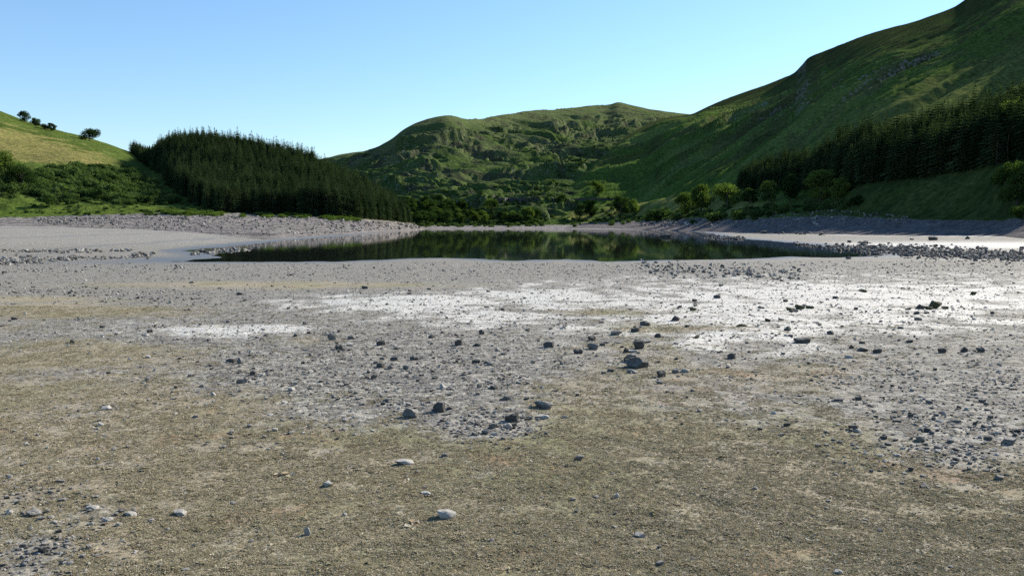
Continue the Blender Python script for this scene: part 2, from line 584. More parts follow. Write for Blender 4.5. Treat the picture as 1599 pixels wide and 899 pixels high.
# ------------------------------------------------------------------ the hills
class Sheet:
    """a hillside given by contour lines: each line is a list of (px, py, Y) or (px, z, Y) control points"""

    def __init__(self, name, us, lines, rows, relief, tint, cap=0.0, ridge=0.85):
        nl = len(lines)
        ctrl = []
        for ln in lines:
            mode, pts = ln
            Yv = interp(us, pts, 2)
            if mode == 'py':
                q = P(us, interp(us, pts, 1), Yv)
            elif mode == 'z':
                q = P(us, np.full(len(us), 350.0), Yv)
                q[:, 2] = interp(us, pts, 1)
            ctrl.append(q)
        ctrl = np.array(ctrl)                                    # nl, nu, 3
        tt = []
        for k, r in enumerate(rows):
            tt.append(k + np.linspace(0, 1, r, endpoint=False))
        tt = np.concatenate(tt + [[nl - 1.0]])
        k = np.minimum(tt.astype(int), nl - 2)
        f = (tt - k)[:, None, None]
        m = np.zeros_like(ctrl)
        m[1:-1] = (ctrl[2:] - ctrl[:-2]) / 2
        m[0], m[-1] = ctrl[1] - ctrl[0], ctrl[-1] - ctrl[-2]
        # limit overshoot in height
        dlo = np.zeros_like(ctrl); dhi = np.zeros_like(ctrl)
        dlo[1:] = ctrl[1:] - ctrl[:-1]; dlo[0] = m[0]
        dhi[:-1] = ctrl[1:] - ctrl[:-1]; dhi[-1] = m[-1]
        lim = 1.6 * np.minimum(np.abs(dlo), np.abs(dhi))
        m = np.clip(m, -lim, lim)
        a, b = ctrl[k], ctrl[k + 1]
        mb = m[k + 1].copy()
        mb[k == 3] = ridge * (ctrl[4] - ctrl[3])                  # the slope runs on up to a crisp ridge
        pos = (2 * f ** 3 - 3 * f ** 2 + 1) * a + (f ** 3 - 2 * f ** 2 + f) * m[k] + (-2 * f ** 3 + 3 * f ** 2) * b + (f ** 3 - f ** 2) * mb
        U, T = np.meshgrid(us, tt)
        pos[..., 2] += relief(pos[..., 0], pos[..., 1], pos[..., 2], U, T)
        if cap:
            te = (pos[..., 2] - EYE) / pos[..., 1]
            r4 = int(np.argmin(np.abs(tt - 4.0)))
            lim_ = te[r4][None, :] - cap * np.clip(4.0 - T, 0, 2)
            over = (te > lim_) & (T > 2.6) & (T < 4.0)
            pos[..., 2] = np.where(over, EYE + lim_ * pos[..., 1], pos[..., 2])
        self.pos, self.U, self.T = pos, U, T
        # slope of the finished surface
        du = np.gradient(pos, axis=1)
        dv = np.gradient(pos, axis=0)
        n = np.cross(du, dv)
        n /= np.linalg.norm(n, axis=-1, keepdims=True) + 1e-9
        nz = np.abs(n[..., 2])
        col, rock = tint(pos[..., 0], pos[..., 1], pos[..., 2], U, T, nz)
        col4 = np.concatenate([col, np.ones(col.shape[:2] + (1,))], -1)
        self.faces = grid_faces(len(tt), len(us))
        self.verts = pos.reshape(-1, 3)
        me = mesh_np(name, self.verts, self.faces, M_HILL, True,
                     {'tint': ('FLOAT_COLOR', col4.reshape(-1, 4)), 'rock': ('FLOAT', rock.ravel())})
        self.obj = tag(link(bpy.data.objects.new(name, me)), kind='structure')
        self.bvh = BVHTree.FromPolygons([tuple(v) for v in self.verts.tolist()], [tuple(x) for x in self.faces.tolist()])

    def drop(self, x, y):
        h = self.bvh.ray_cast(Vector((x, y, 2000)), Vector((0, 0, -1)))
        return None if h[0] is None else h[0].z

    def look(self, px, py):
        """the point of the hillside seen through px, py"""
        d = Vector([float(v) for v in ray(px, py)]).normalized()
        h = self.bvh.ray_cast(Vector((0, 0, EYE)), d)
        return None if h[0] is None else h[0]


def lerp3(a, b, f):
    return np.asarray(a)[None, None, :] * (1 - f[..., None]) + np.asarray(b)[None, None, :] * f[..., None]


def blend(c, d, f):
    return c * (1 - f[..., None]) + np.asarray(d)[None, None, :] * f[..., None]


GREEN, YELLOW, BRACKEN = (0.058, 0.088, 0.020), (0.185, 0.180, 0.062), (0.064, 0.106, 0.024)
PALE, HEATHER, SCREE = (0.20, 0.185, 0.105), (0.085, 0.066, 0.045), (0.205, 0.205, 0.182)

# left hill and its wooded spur
us = np.arange(-600, 672, 3.0)
L1 = [(-600, 345, 300), (-300, 344, 350), (0, 342, 400), (100, 340, 405), (200, 337, 410), (300, 335, 425), (400, 337, 460), (500, 341, 465),
      (560, 344, 480), (600, 346, 530), (640, 349, 620), (662, 356.4, 700), (672, 358.5, 740)]
L2 = [(-600, 290, 345), (-300, 296, 395), (0, 302, 452), (100, 316, 455), (200, 322, 455), (300, 326, 465), (400, 325, 500), (500, 331, 500),
      (560, 337, 512), (600, 341, 556), (640, 346.5, 634), (662, 356.2, 710), (672, 358.5, 745)]
L3 = [(-600, 190, 500), (-300, 225, 540), (0, 252, 590), (100, 258, 600), (200, 282, 590), (300, 300, 545), (400, 299, 565), (500, 310, 565),
      (560, 322, 575), (600, 334, 600), (640, 346, 648), (662, 356.2, 715), (672, 358.5, 750)]
L4 = [(-600, -100, 950), (-300, 60, 980), (-100, 135, 1000), (0, 174, 1000), (50, 192, 1020), (100, 206, 1040), (150, 219, 1050), (200, 236, 1050),
      (232, 252, 1000), (262, 240, 800), (300, 233, 720), (350, 238, 690), (400, 246, 680), (450, 259, 670), (500, 274, 660), (540, 291, 655),
      (580, 312, 655), (610, 330, 660), (635, 344, 680), (650, 352, 700), (662, 356.2, 725), (672, 358.5, 755)]
L5 = [(-600, 120, 1400), (0, 100, 1400), (150, 85, 1400), (232, 60, 1300), (300, 50, 1150), (400, 36, 1000), (500, 20, 900), (600, 2, 850), (640, -2, 850), (672, -3, 850)]


def toe_line(L, back):
    """foot of the bank, a little under the beach"""
    out = []
    for (px, py, Y) in L:
        Yt = max(Y - back(px), 40)
        q = P(px, 350.0, Yt)
        zg = float(ground_z(np.array([q[0]]), np.array([q[1]]), False)[0])
        out.append((px, zg - 0.5, Yt))
    return out


L0 = toe_line(L1, lambda x: float(np.interp(x, [-600, 0, 200, 300, 400, 500, 560, 600, 640, 672], [90, 110, 120, 160, 265, 195, 132, 95, 75, 50])))


def relief_L(X, Y, Z, U, T):
    e = sstep(0.9, 1.6, T) * (1 - 0.6 * sstep(3.6, 4.0, T)) * sstep(672, 600, U)
    r = e * (fbm(X / 60, Y / 60, 4, 41) * 2.2 + fbm(X / 12, Y / 12, 3, 42) * 0.55)
    bank = sstep(0.15, 0.6, T) * sstep(1.25, 0.95, T)
    r = r + bank * (ridged(X / 9 + Y / 14, Y / 30, 4, 44) * 0.30 + fbm(X / 3, Y / 3, 3, 45) * 0.22) * sstep(668, 640, U)
    # turf edge standing a little over the stones
    r = r + 0.7 * sstep(0.93, 1.03, T + 0.06 * fbm(X / 8, Y / 8, 2, 46)) * sstep(1.6, 1.1, T) * sstep(640, 560, U)
    return r


def tint_L(X, Y, Z, U, T, nz):
    n = fbm(X / 40, Y / 40, 4, 51)
    n2 = fbm(X / 10, Y / 10, 3, 52)
    c = lerp3(GREEN, BRACKEN, np.clip(0.5 + n, 0, 1))
    px, py = project(X, Y, Z)
    up = sstep(262, 248, py - np.interp(px, [0, 100, 170, 240], [0, 0, 20, 40]) + n * 14) * sstep(0.02, 0.25, (py - np.interp(px, [-600, 0, 50, 100, 150, 200, 240], [-100, 174, 192, 206, 219, 235, 247]) + n * 20 - 14) / 40) * sstep(205, 150, px + n * 30)
    c = blend(c, YELLOW, np.clip(up * (0.85 + 0.5 * n2), 0, 1))
    c = blend(c, (0.10, 0.14, 0.03), sstep(0.1, 0.5, n2) * 0.6 * (1 - up))
    lower = sstep(1.0, 1.2, T) * sstep(2.2, 1.7, T)
    c = blend(c, (0.085, 0.135, 0.024), lower * 0.6)
    bank = sstep(1.06, 0.99, T + 0.05 * n2 + 0.05 * n)
    c = blend(c, SCREE, bank)
    c = c * (1 - 0.38 * bank * sstep(0.3, 0.9, np.sin(Z * 7.0 + n2 * 1.5 + n * 2)))[..., None]
    rock = bank * (0.12 + 0.5 * sstep(0.0, 0.5, fbm(X / 7, Y / 12, 3, 53)) * sstep(0.4, 0.75, T)) + 0.25 * sstep(0.35, 0.6, n2) * (1 - bank)
    rock = np.where((px < 250), rock * sstep(0.55, 0.8, T), rock)
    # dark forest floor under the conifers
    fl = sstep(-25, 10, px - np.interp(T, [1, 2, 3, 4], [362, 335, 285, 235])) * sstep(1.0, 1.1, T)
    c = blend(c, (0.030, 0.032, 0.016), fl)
    return c, rock


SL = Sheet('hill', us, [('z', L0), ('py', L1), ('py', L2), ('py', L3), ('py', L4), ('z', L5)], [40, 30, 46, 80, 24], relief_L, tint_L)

# far hill at the head of the lake
us = np.arange(470, 1181, 1.5)
F1 = [(470, 352, 830), (700, 352, 800), (800, 351.5, 795), (900, 351, 800), (1180, 350, 820)]
F2 = [(470, 318, 1000), (600, 310, 980), (640, 309, 950), (700, 313, 925), (780, 321, 890), (850, 318, 900), (900, 305, 980), (1000, 290, 1100), (1180, 285, 1150)]
F3 = [(470, 268, 1250), (560, 270, 1200), (640, 264, 1150), (740, 262, 1180), (850, 255, 1250), (950, 250, 1400), (1180, 240, 1500)]
F4 = [(470, 255, 1500), (530, 242, 1500), (560, 237, 1500), (585, 231, 1450), (605, 221, 1420), (625, 207, 1420), (650, 193, 1430), (672, 186, 1440), (698, 181, 1450),
      (740, 186, 1552.8), (790, 178, 1780.68), (840, 172, 2021.76), (880, 169, 2200.96), (920, 165, 2387.2), (950, 164, 2501), (965, 160, 2513.2), (985, 164, 2537.6), (1020, 171, 2562), (1050, 175, 2623),
      (1090, 180, 2684), (1180, 186, 2806)]
F5 = [(470, 60, 1900), (700, 150, 2000), (965, 260, 3100), (1180, 250, 3300)]
F0 = [(470, -1.2, 720), (800, -1.2, 715), (1180, -1.2, 730)]


def terrace(z, period, sharp):
    ph = z / period
    f = ph - np.floor(ph)
    return (sstep(0.5 - sharp, 0.5 + sharp, f) - f) * period


def relief_F(X, Y, Z, U, T):
    e = sstep(1.1, 1.9, T)
    top = 1 - 0.9 * sstep(3.45, 3.95, T)
    w1 = fbm(X / 260, Y / 170, 4, 61)
    w2 = fbm(X / 190, Y / 62, 4, 62)
    # knolls: the rock steps face the lake and the left, turf lies on the treads behind them
    m1 = sstep(-0.35, 0.35, fbm(X / 140, Y / 140, 2, 66))
    m2 = sstep(-0.25, 0.25, fbm(X / 150, Y / 80, 2, 67))
    r = terrace(Z * 1.0 - 0.14 * X + 40 * w1 + 12 * w2, 46, 0.22) * 0.65 * m1
    r = r + terrace(Z - 0.20 * X + 30 * w1 + 16 * w2 + 8, 17, 0.15) * 0.95 * m2
    m3 = sstep(-0.15, 0.25, fbm(X / 110, Y / 50, 3, 68))
    r = r + terrace(Z - 0.25 * X + 24 * w2 + 8 * fbm(X / 48, Y / 24, 3, 69), 8, 0.13) * 0.85 * m3
    return e * top * (r + w1 * 14 + w2 * 4 + fbm(X / 38, Y / 26, 4, 64) * 3.2)


def tint_F(X, Y, Z, U, T, nz):
    n = fbm(X / 120, Y / 90, 4, 71)
    n2 = fbm(X / 30, Y / 26, 4, 72)
    c = lerp3((0.048, 0.082, 0.022), (0.068, 0.108, 0.030), np.clip(0.5 + n, 0, 1))
    c = blend(c, (0.105, 0.128, 0.060), np.clip(sstep(2.6, 4.0, T + n * 0.8) * 0.60 + n2 * 0.2, 0, 0.8))
    c = blend(c, (0.040, 0.046, 0.028), sstep(0.05, 0.5, n2 + n * 0.6) * 0.7)
    bank = sstep(1.02, 0.97, T)
    c = blend(c, SCREE, bank)
    rock = sstep(0.72, 0.52, nz + 0.08 * n2) * 0.40 + bank * 0.15
    return c, rock


SF = Sheet('mountain', us, [('z', F0), ('py', F1), ('py', F2), ('py', F3), ('py', F4), ('z', F5)], [16, 60, 150, 250, 20], relief_F, tint_F, 0.004)

# right hill
us = np.concatenate([np.arange(800, 1700, 2.0), np.arange(1700, 3201, 8.0)])
R1 = [(800, 353, 830), (850, 350.5, 825), (900, 349, 815), (950, 347.5, 805), (1000, 345, 770), (1050, 343, 640), (1100, 341, 530), (1150, 344, 450), (1200, 343, 400),
      (1250, 340, 365), (1300, 338, 335), (1350, 340, 306), (1400, 342, 283), (1500, 346, 250), (1560, 346, 228), (1600, 341, 205), (1700, 330, 180), (2100, 320, 150), (3200, 300, 100)]
R2 = [(800, 349, 845), (850, 338, 870), (900, 328, 875), (950, 321, 870), (1000, 315, 850), (1100, 303, 680), (1155, 294, 600), (1250, 294, 470), (1330, 290, 365),
      (1400, 280, 325), (1500, 265, 294), (1600, 248, 256), (1680, 215, 262), (1800, 175, 245), (2100, 120, 240), (3200, -60, 150)]
R3 = [(800, 347, 860), (850, 325, 950), (900, 302, 1040), (950, 288, 1070), (1000, 280, 1050), (1050, 272, 920), (1100, 266, 810), (1155, 262, 700), (1250, 256, 540), (1330, 238, 460),
      (1400, 224, 415), (1500, 203, 392), (1600, 176, 365), (1680, 125, 355), (1800, 70, 340), (2100, -40, 330), (3200, -350, 220)]
R4 = [(800, 346, 870), (830, 333, 960), (850, 315, 1020), (880, 291, 1150), (930, 250, 1400), (960, 225, 1550), (1000, 200, 1750), (1040, 184, 1950), (1080, 178, 2100), (1100, 169, 2050),
      (1130, 156, 1950), (1160, 145, 1850), (1200, 131, 1720), (1220, 123, 1650), (1240, 114, 1580), (1252, 102, 1530), (1262, 91, 1490), (1290, 79, 1390), (1330, 63, 1260),
      (1370, 49, 1190), (1420, 36, 1130), (1460, 23, 1090), (1490, 11, 1070), (1510, -2, 1050), (1600, -55, 1000), (1800, -110, 950), (2100, -200, 800), (2600, -436, 560), (3200, -735, 400)]
R5 = [(800, -1, 950), (850, 10, 1200), (900, 50, 1500), (960, 110, 1900), (1040, 220, 2350), (1080, 260, 2500), (1250, 280, 1900), (1510, 290, 1400), (1800, 360, 1200), (2100, 370, 1000), (2600, 370, 700), (3200, 360, 520)]
R0 = toe_line(R1, lambda x: float(np.interp(x, [800, 900, 1000, 1100, 1300, 1400, 1600, 2100], [35, 105, 180, 90, 85, 70, 45, 30])))


def gully(X, Y):
    s = (-0.22 * X + 0.975 * Y)
    t_ = (-0.975 * X - 0.22 * Y)
    w = fbm(X / 220, Y / 220, 3, 81) * 26
    return s + w, t_


SPURS = [(-300, 0), (0, 0), (250, -3), (420, 4), (560, -3), (700, -4), (800, -9), (870, -8), (1000, 8), (1350, 38), (1520, 44), (1700, 26), (1850, 12), (2200, 10), (2600, 10)]


def relief_R(X, Y, Z, U, T):
    e = sstep(1.9, 2.6, T) * sstep(840, 940, U)
    top = 1 - 0.97 * sstep(3.35, 3.97, T)
    fu = sstep(900, 1260, U)
    forest = 1 - fu + fu * (0.05 + 0.95 * sstep(2.75, 3.5, T))
    s, t_ = gully(X, Y)
    big = interp(s, SPURS) * 2.1 * (1 - sstep(3.2, 3.9, T)) + gnoise(s / 150, t_ / 700, 82) * 6
    mid = (ridged(s / 66, t_ / 460, 3, 83) - 0.7) * 13.0
    small = (ridged(s / 30, t_ / 230, 2, 84) - 0.6) * 5.0 * sstep(3.9, 3.5, T)
    r = e * top * forest * (big + mid + small + fbm(X / 14, Y / 14, 3, 85) * 0.9)
    low = sstep(1.0, 1.3, T) * (1 - e)
    r = r + low * (fbm(X / 30, Y / 30, 3, 86) * 1.3) * sstep(820, 880, U)
    bank = sstep(0.15, 0.6, T) * sstep(1.2, 0.95, T)
    r = r + bank * (fbm(X / 16, Y / 16, 4, 87) * 0.45 + fbm(X / 3, Y / 3, 3, 88) * 0.22) * sstep(820, 900, U)
    return r


def tint_R(X, Y, Z, U, T, nz):
    s, t_ = gully(X, Y)
    n = fbm(s / 60, t_ / 260, 4, 91)
    n2 = fbm(X / 22, Y / 22, 4, 92)
    nb = fbm(s / 22, t_ / 170, 4, 95)
    c = lerp3((0.055, 0.098, 0.020), (0.072, 0.128, 0.026), np.clip(0.5 + n, 0, 1))
    c = blend(c, (0.058, 0.078, 0.028), np.clip(sstep(3.0, 4.1, T + n * 0.6) * 0.60 + n2 * 0.3, 0, 0.8))
    c = blend(c, (0.105, 0.150, 0.042), sstep(0.1, 0.5, nb) * 0.75)
    c = blend(c, (0.060, 0.050, 0.034), sstep(0.0, 0.45, n2 * 0.6 - n) * 0.5 * sstep(2.6, 3.6, T))
    mead = sstep(1.0, 1.15, T) * sstep(2.3, 1.9, T)
    mead = mead * sstep(1230, 1150, U)
    c = blend(c, (0.034, 0.052, 0.017), sstep(1200, 1300, U) * sstep(1.0, 1.1, T) * sstep(2.3, 2.0, T) * (0.75 + 0.3 * n2))  # shade over the lower right field, put into a darker grass colour
    c = blend(c, (0.105, 0.135, 0.040), sstep(1260, 1330, U) * sstep(2.95, 3.05, T) * sstep(3.42, 3.15, T + 0.1 * n) * 0.8)
    c = blend(c, (0.031, 0.041, 0.017), sstep(3.55, 3.9, T + 0.15 * n2 + 0.1 * n) * 0.8)  # crest tinted darker to stand in for shade where it faces the sun
    c = blend(c, (0.19, 0.20, 0.062), mead * np.clip(0.55 + n2 * 0.9, 0, 0.95))  # pale meadow grass, its colour lifted further to look sunlit
    bank = sstep(1.05, 0.98, T + 0.05 * n2)
    c = blend(c, SCREE, bank)
    c = blend(c, (0.14, 0.138, 0.125), bank)  # scree darkened on this side, the bank's shade mixed into its colour
    rock = sstep(0.76, 0.58, nz + 0.10 * n2) * 0.5 * sstep(3.15, 3.5, T) + bank * (0.15 + 0.45 * sstep(0.0, 0.5, fbm(X / 7, Y / 12, 3, 93)) * sstep(0.4, 0.8, T))
    rock = rock + 0.12 * sstep(0.45, 0.7, n2) * sstep(3.3, 3.9, T)
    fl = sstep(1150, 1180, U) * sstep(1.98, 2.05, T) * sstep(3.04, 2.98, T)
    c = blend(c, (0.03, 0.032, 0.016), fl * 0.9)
    return c, rock


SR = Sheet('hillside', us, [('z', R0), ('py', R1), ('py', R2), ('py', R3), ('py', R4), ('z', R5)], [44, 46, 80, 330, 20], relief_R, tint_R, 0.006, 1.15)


# ------------------------------------------------------------------ tree meshes
def conifer_mesh(name, h, r, seed, whorls=17):
    rg = np.random.default_rng(seed)
    V, Fc = [], []

    def tri(a, b, c):
        k = len(V)
        V.extend([a, b, c])
        Fc.append((k, k + 1, k + 2))

    z0 = h * 0.06
    for w in range(whorls):
        f = w / (whorls - 1)
        z = z0 + (h - z0) * f ** 0.92
        rad = r * (1 - f) ** 0.72 * (1 - 0.25 * (1 - f) ** 4) * rg.uniform(0.82, 1.15) + 0.10
        nb = int(rg.integers(7, 10)) if f < 0.8 else 5
        off = rg.uniform(0, 2 * PI)
        for b in range(nb):
            a = off + 2 * PI * b / nb + rg.uniform(-0.25, 0.25)
            L = rad * rg.uniform(0.7, 1.2)
            droop = rg.uniform(0.15, 0.45) * (1 - 0.8 * f)
            d = np.array([math.cos(a), math.sin(a), 0])
            sd_ = np.array([-math.sin(a), math.cos(a), 0])
            base = np.array([0, 0, z + 0.12 * L])
            tip = d * L + np.array([0, 0, z - droop * L])
            wd = L * 0.42 + 0.12
            # a spray of five needle-covered twigs along the branch
            for q, sgn in ((0.25, 1), (0.4, -1), (0.55, 1), (0.72, -1)):
                p_ = base + (tip - base) * q
                e_ = base + (tip - base) * min(q + 0.30, 1.0) + sd_ * sgn * wd * (1.15 - q) + np.array([0, 0, -0.10 * L * rg.uniform(0.5, 1.5)])
                tri(p_ - d * 0.09 * L, p_ + d * 0.16 * L, e_)
            tri(base + sd_ * 0.11 * L, base - sd_ * 0.11 * L, tip)
            tri(base + np.array([0, 0, 0.10 * L]), base - np.array([0, 0, 0.16 * L]), tip)
    tri(np.array([0.12, 0, h * 0.93]), np.array([-0.1, 0.07, h * 0.93]), np.array([0, 0, h * 1.03]))
    tri(np.array([0, 0.12, h * 0.93]), np.array([0.05, -0.1, h * 0.93]), np.array([0, 0, h * 1.03]))
    return mesh_np(name, np.array(V), np.array(Fc), M_CONIFER, False)


def trunk_mesh(name, h, r, limbs, seed):
    rg = random.Random(seed)
    bm = bmesh.new()

    def limb(p0, p1, r0, r1, seg=4, sides=7):
        prev = None
        d = (p1 - p0)
        side = d.orthogonal().normalized()
        up = d.normalized().cross(side)
        bend = side * rg.uniform(-0.08, 0.08) * d.length
        for s in range(seg + 1):
            f = s / seg
            c = p0 + d * f + bend * math.sin(f * PI)
            rr = r0 + (r1 - r0) * f
            ring = [bm.verts.new(c + (side * math.cos(2 * PI * k / sides) + up * math.sin(2 * PI * k / sides)) * rr) for k in range(sides)]
            if prev:
                for k in range(sides):
                    bm.faces.new((prev[k], prev[(k + 1) % sides], ring[(k + 1) % sides], ring[k]))
            prev = ring

    top = Vector((rg.uniform(-.04, .04) * h, rg.uniform(-.04, .04) * h, h))
    limb(Vector((0, 0, -0.3)), top, r, r * 0.35, 6)
    for k in range(limbs):
        z = h * rg.uniform(0.35, 0.95)
        a = 2 * PI * k / limbs + rg.uniform(-.4, .4)
        L = h * rg.uniform(0.45, 0.8)
        limb(Vector((0, 0, z)), Vector((math.cos(a) * L * 0.8, math.sin(a) * L * 0.8, z + L * rg.uniform(0.35, 0.8))), r * 0.45, r * 0.10, 4, 5)
    me = bpy.data.meshes.new(name)
    bm.to_mesh(me)
    bm.free()
    me.materials.append(M_BARK)
    return me


def leaf_cloud(name, lobes, per, size, seed, mat, shell=0.75, ground_cut=None):
    """many small leaf sprays spread through uneven lobes; lobes: (centre, radii)"""
    rg = np.random.default_rng(seed)
    V = []
    for (c, rad) in lobes:
        n = per
        d = rg.normal(size=(n, 3))
        d /= np.linalg.norm(d, axis=1, keepdims=True)
        rr = shell + (1 - shell) * rg.random((n, 1)) ** 0.6
        rr = rr * (1 + 0.22 * np.sin(d[:, :1] * 5 + c[0]) * np.cos(d[:, 1:2] * 4 + c[1]) + rg.normal(size=(n, 1)) * 0.06)
        inner = rg.random((n, 1)) < 0.22
        rr = np.where(inner, rr * rg.uniform(0.35, 0.9, (n, 1)), rr)
        p = np.asarray(c) + d * rr * np.asarray(rad)
        if ground_cut is not None:
            p = p[p[:, 2] > ground_cut]
        V.append(p)
    p = np.concatenate(V)
    n = len(p)
    t1 = rg.normal(size=(n, 3)); t1 /= np.linalg.norm(t1, axis=1, keepdims=True)
    t2 = rg.normal(size=(n, 3)); t2 -= (t2 * t1).sum(1, keepdims=True) * t1
    t2 /= np.linalg.norm(t2, axis=1, keepdims=True)
    s = size * rg.uniform(0.6, 1.4, (n, 1))
    q = np.stack([p - t1 * s, p + t2 * s * 0.55, p + t1 * s, p - t2 * s * 0.55], 1)
    return mesh_np(name, q.reshape(-1, 3), np.arange(n * 4).reshape(-1, 4), mat, False)


def crown_lobes(h, w, seed, base=0.22):
    rg = random.Random(seed)
    L = []
    n = rg.randint(11, 15)
    for k in range(n):
        a = rg.uniform(0, 2 * PI)
        f = rg.uniform(base, 0.9)
        wid = math.sin(min(1, (f - base) / (1 - base) * 0.85 + 0.18) * PI) ** 0.6
        d = w * 0.5 * wid * rg.uniform(0.45, 0.8)
        rr = w * rg.uniform(0.15, 0.25)
        L.append(((math.cos(a) * d, math.sin(a) * d, h * f), (rr, rr, rr * rg.uniform(0.7, 0.95))))
    L.append(((0, 0, h * 0.72), (w * 0.26, w * 0.26, h * 0.24)))
    return L


NB = 5
BROAD = []          # unit trees of height 10 and width about 10
for k in range(NB):
    wdt = [11.5, 9.0, 10.0, 13.0, 8.0][k]
    cr = leaf_cloud('crown', crown_lobes(10, wdt, 100 + k), 330, 0.30, 200 + k, M_LEAF)
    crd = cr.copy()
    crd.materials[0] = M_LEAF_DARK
    tk = trunk_mesh('trunk', 5.5, 0.38, 6, 300 + k)
    BROAD.append((cr, crd, tk, wdt))
BUSH = []
for k in range(4):
    rgk = random.Random(400 + k)
    lobes = [((rgk.uniform(-.7, .7), rgk.uniform(-.7, .7), rgk.uniform(0.25, 0.75)), (rgk.uniform(.4, .65),) * 2 + (rgk.uniform(.4, .6),)) for _ in range(6)]
    BUSH.append(leaf_cloud('shrub', lobes, 110, 0.13, 500 + k, M_SCRUB, 0.7, 0.0))
M_FRINGE = mat_foliage('bright_fern', (0.06, 0.10, 0.022), (0.13, 0.185, 0.045), 0.35)
FRINGE = []
for m_ in BUSH:
    m_ = m_.copy()
    m_.materials[0] = M_FRINGE
    FRINGE.append(m_)
CONI = [conifer_mesh('crown', 10.0, [2.3, 2.0, 2.5, 2.15, 1.9][k], 600 + k, [17, 18, 16, 19, 18][k]) for k in range(5)]
CTRUNK = []
for k in range(2):
    CTRUNK.append(trunk_mesh('trunk', 7.0, 0.13, 0, 700 + k))


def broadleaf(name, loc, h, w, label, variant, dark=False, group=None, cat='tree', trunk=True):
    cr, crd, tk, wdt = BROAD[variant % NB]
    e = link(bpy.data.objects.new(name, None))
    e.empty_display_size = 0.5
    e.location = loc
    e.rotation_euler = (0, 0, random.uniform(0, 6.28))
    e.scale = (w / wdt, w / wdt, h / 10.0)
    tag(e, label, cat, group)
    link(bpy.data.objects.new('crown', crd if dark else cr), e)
    if trunk:
        link(bpy.data.objects.new('trunk', tk), e)
    return e


def conifer(loc, h, w, variant, label, group):
    e = link(bpy.data.objects.new('conifer_tree', None))
    e.location = loc
    e.rotation_euler = (random.uniform(-.03, .03), random.uniform(-.03, .03), random.uniform(0, 6.28))
    e.scale = (w, w, h / 10.0)
    tag(e, label, 'tree', group)
    link(bpy.data.objects.new('crown', CONI[variant % 5]), e)
    link(bpy.data.objects.new('trunk', CTRUNK[variant % 2]), e)
    return e


# ------------------------------------------------------------------ scattering of stuff
def scatter(name, sources, pts, rots, scls, seed=0):
    """one object of kind stuff: copies of the sources at the points"""
    pts = np.asarray(pts, np.float32)
    me = bpy.data.meshes.new(name)
    me.vertices.add(len(pts))
    me.vertices.foreach_set('co', pts.ravel())
    a = me.attributes.new('rot', 'FLOAT_VECTOR', 'POINT')
    a.data.foreach_set('vector', np.asarray(rots, np.float32).ravel())
    a = me.attributes.new('scl', 'FLOAT_VECTOR', 'POINT')
    a.data.foreach_set('vector', np.asarray(scls, np.float32).ravel())
    a = me.attributes.new('pick', 'INT', 'POINT')
    a.data.foreach_set('value', np.random.default_rng(seed).integers(0, len(sources), len(pts)).astype(np.int32))
    col = bpy.data.collections.new(name + '_kinds')
    for i, s in enumerate(sources):
        col.objects.link(bpy.data.objects.new('%s_%02d' % (name, i), s))
    o = link(bpy.data.objects.new(name, me))
    tag(o, kind='stuff')
    ng = bpy.data.node_groups.new(name, 'GeometryNodeTree')
    ng.interface.new_socket('Geometry', in_out='INPUT', socket_type='NodeSocketGeometry')
    ng.interface.new_socket('Geometry', in_out='OUTPUT', socket_type='NodeSocketGeometry')
    N = ng.nodes.new
    gi, go = N('NodeGroupInput'), N('NodeGroupOutput')
    ip = N('GeometryNodeInstanceOnPoints')
    ci = N('GeometryNodeCollectionInfo')
    ci.inputs['Collection'].default_value = col
    ci.inputs['Separate Children'].default_value = True
    ci.inputs['Reset Children'].default_value = True

    def at(nm, typ):
        nd = N('GeometryNodeInputNamedAttribute')
        nd.data_type = typ
        nd.inputs['Name'].default_value = nm
        return nd.outputs['Attribute']

    Lk = ng.links.new
    Lk(gi.outputs[0], ip.inputs['Points'])
    Lk(ci.outputs[0], ip.inputs['Instance'])
    ip.inputs['Pick Instance'].default_value = True
    Lk(at('pick', 'INT'), ip.inputs['Instance Index'])
    Lk(at('rot', 'FLOAT_VECTOR'), ip.inputs['Rotation'])
    Lk(at('scl', 'FLOAT_VECTOR'), ip.inputs['Scale'])
    Lk(ip.outputs[0], go.inputs[0])
    md = o.modifiers.new('copies', 'NODES')
    md.node_group = ng
    return o


def in_poly(px, py, poly):
    inside = np.zeros(np.shape(px), bool)
    n = len(poly)
    for i in range(n):
        ax, ay = poly[i]
        bx, by = poly[(i + 1) % n]
        inside ^= ((ay > py) != (by > py)) & (px < (bx - ax) * (py - ay) / (by - ay + 1e-12) + ax)
    return inside


def jitter_grid(x0, x1, y0, y1, step, seed):
    rg = np.random.default_rng(seed)
    gx, gy = np.meshgrid(np.arange(x0, x1, step), np.arange(y0, y1, step))
    return gx.ravel() + rg.uniform(-.42, .42, gx.size) * step, gy.ravel() + rg.uniform(-.42, .42, gx.size) * step


# --- conifers on the left spur
def sheet_points(S, x, y):
    out = []
    for a, b in zip(x, y):
        z = S.drop(a, b)
        if z is not None:
            out.append((a, b, z))
    return np.array(out)


gx, gy = jitter_grid(-520, -60, 400, 1080, 4.3, 1)
pts = sheet_points(SL, gx, gy)
px, py = project(pts[:, 0], pts[:, 1], pts[:, 2])
ridgeY = interp(px, L4, 2)
frontY = interp(px, L1, 2)
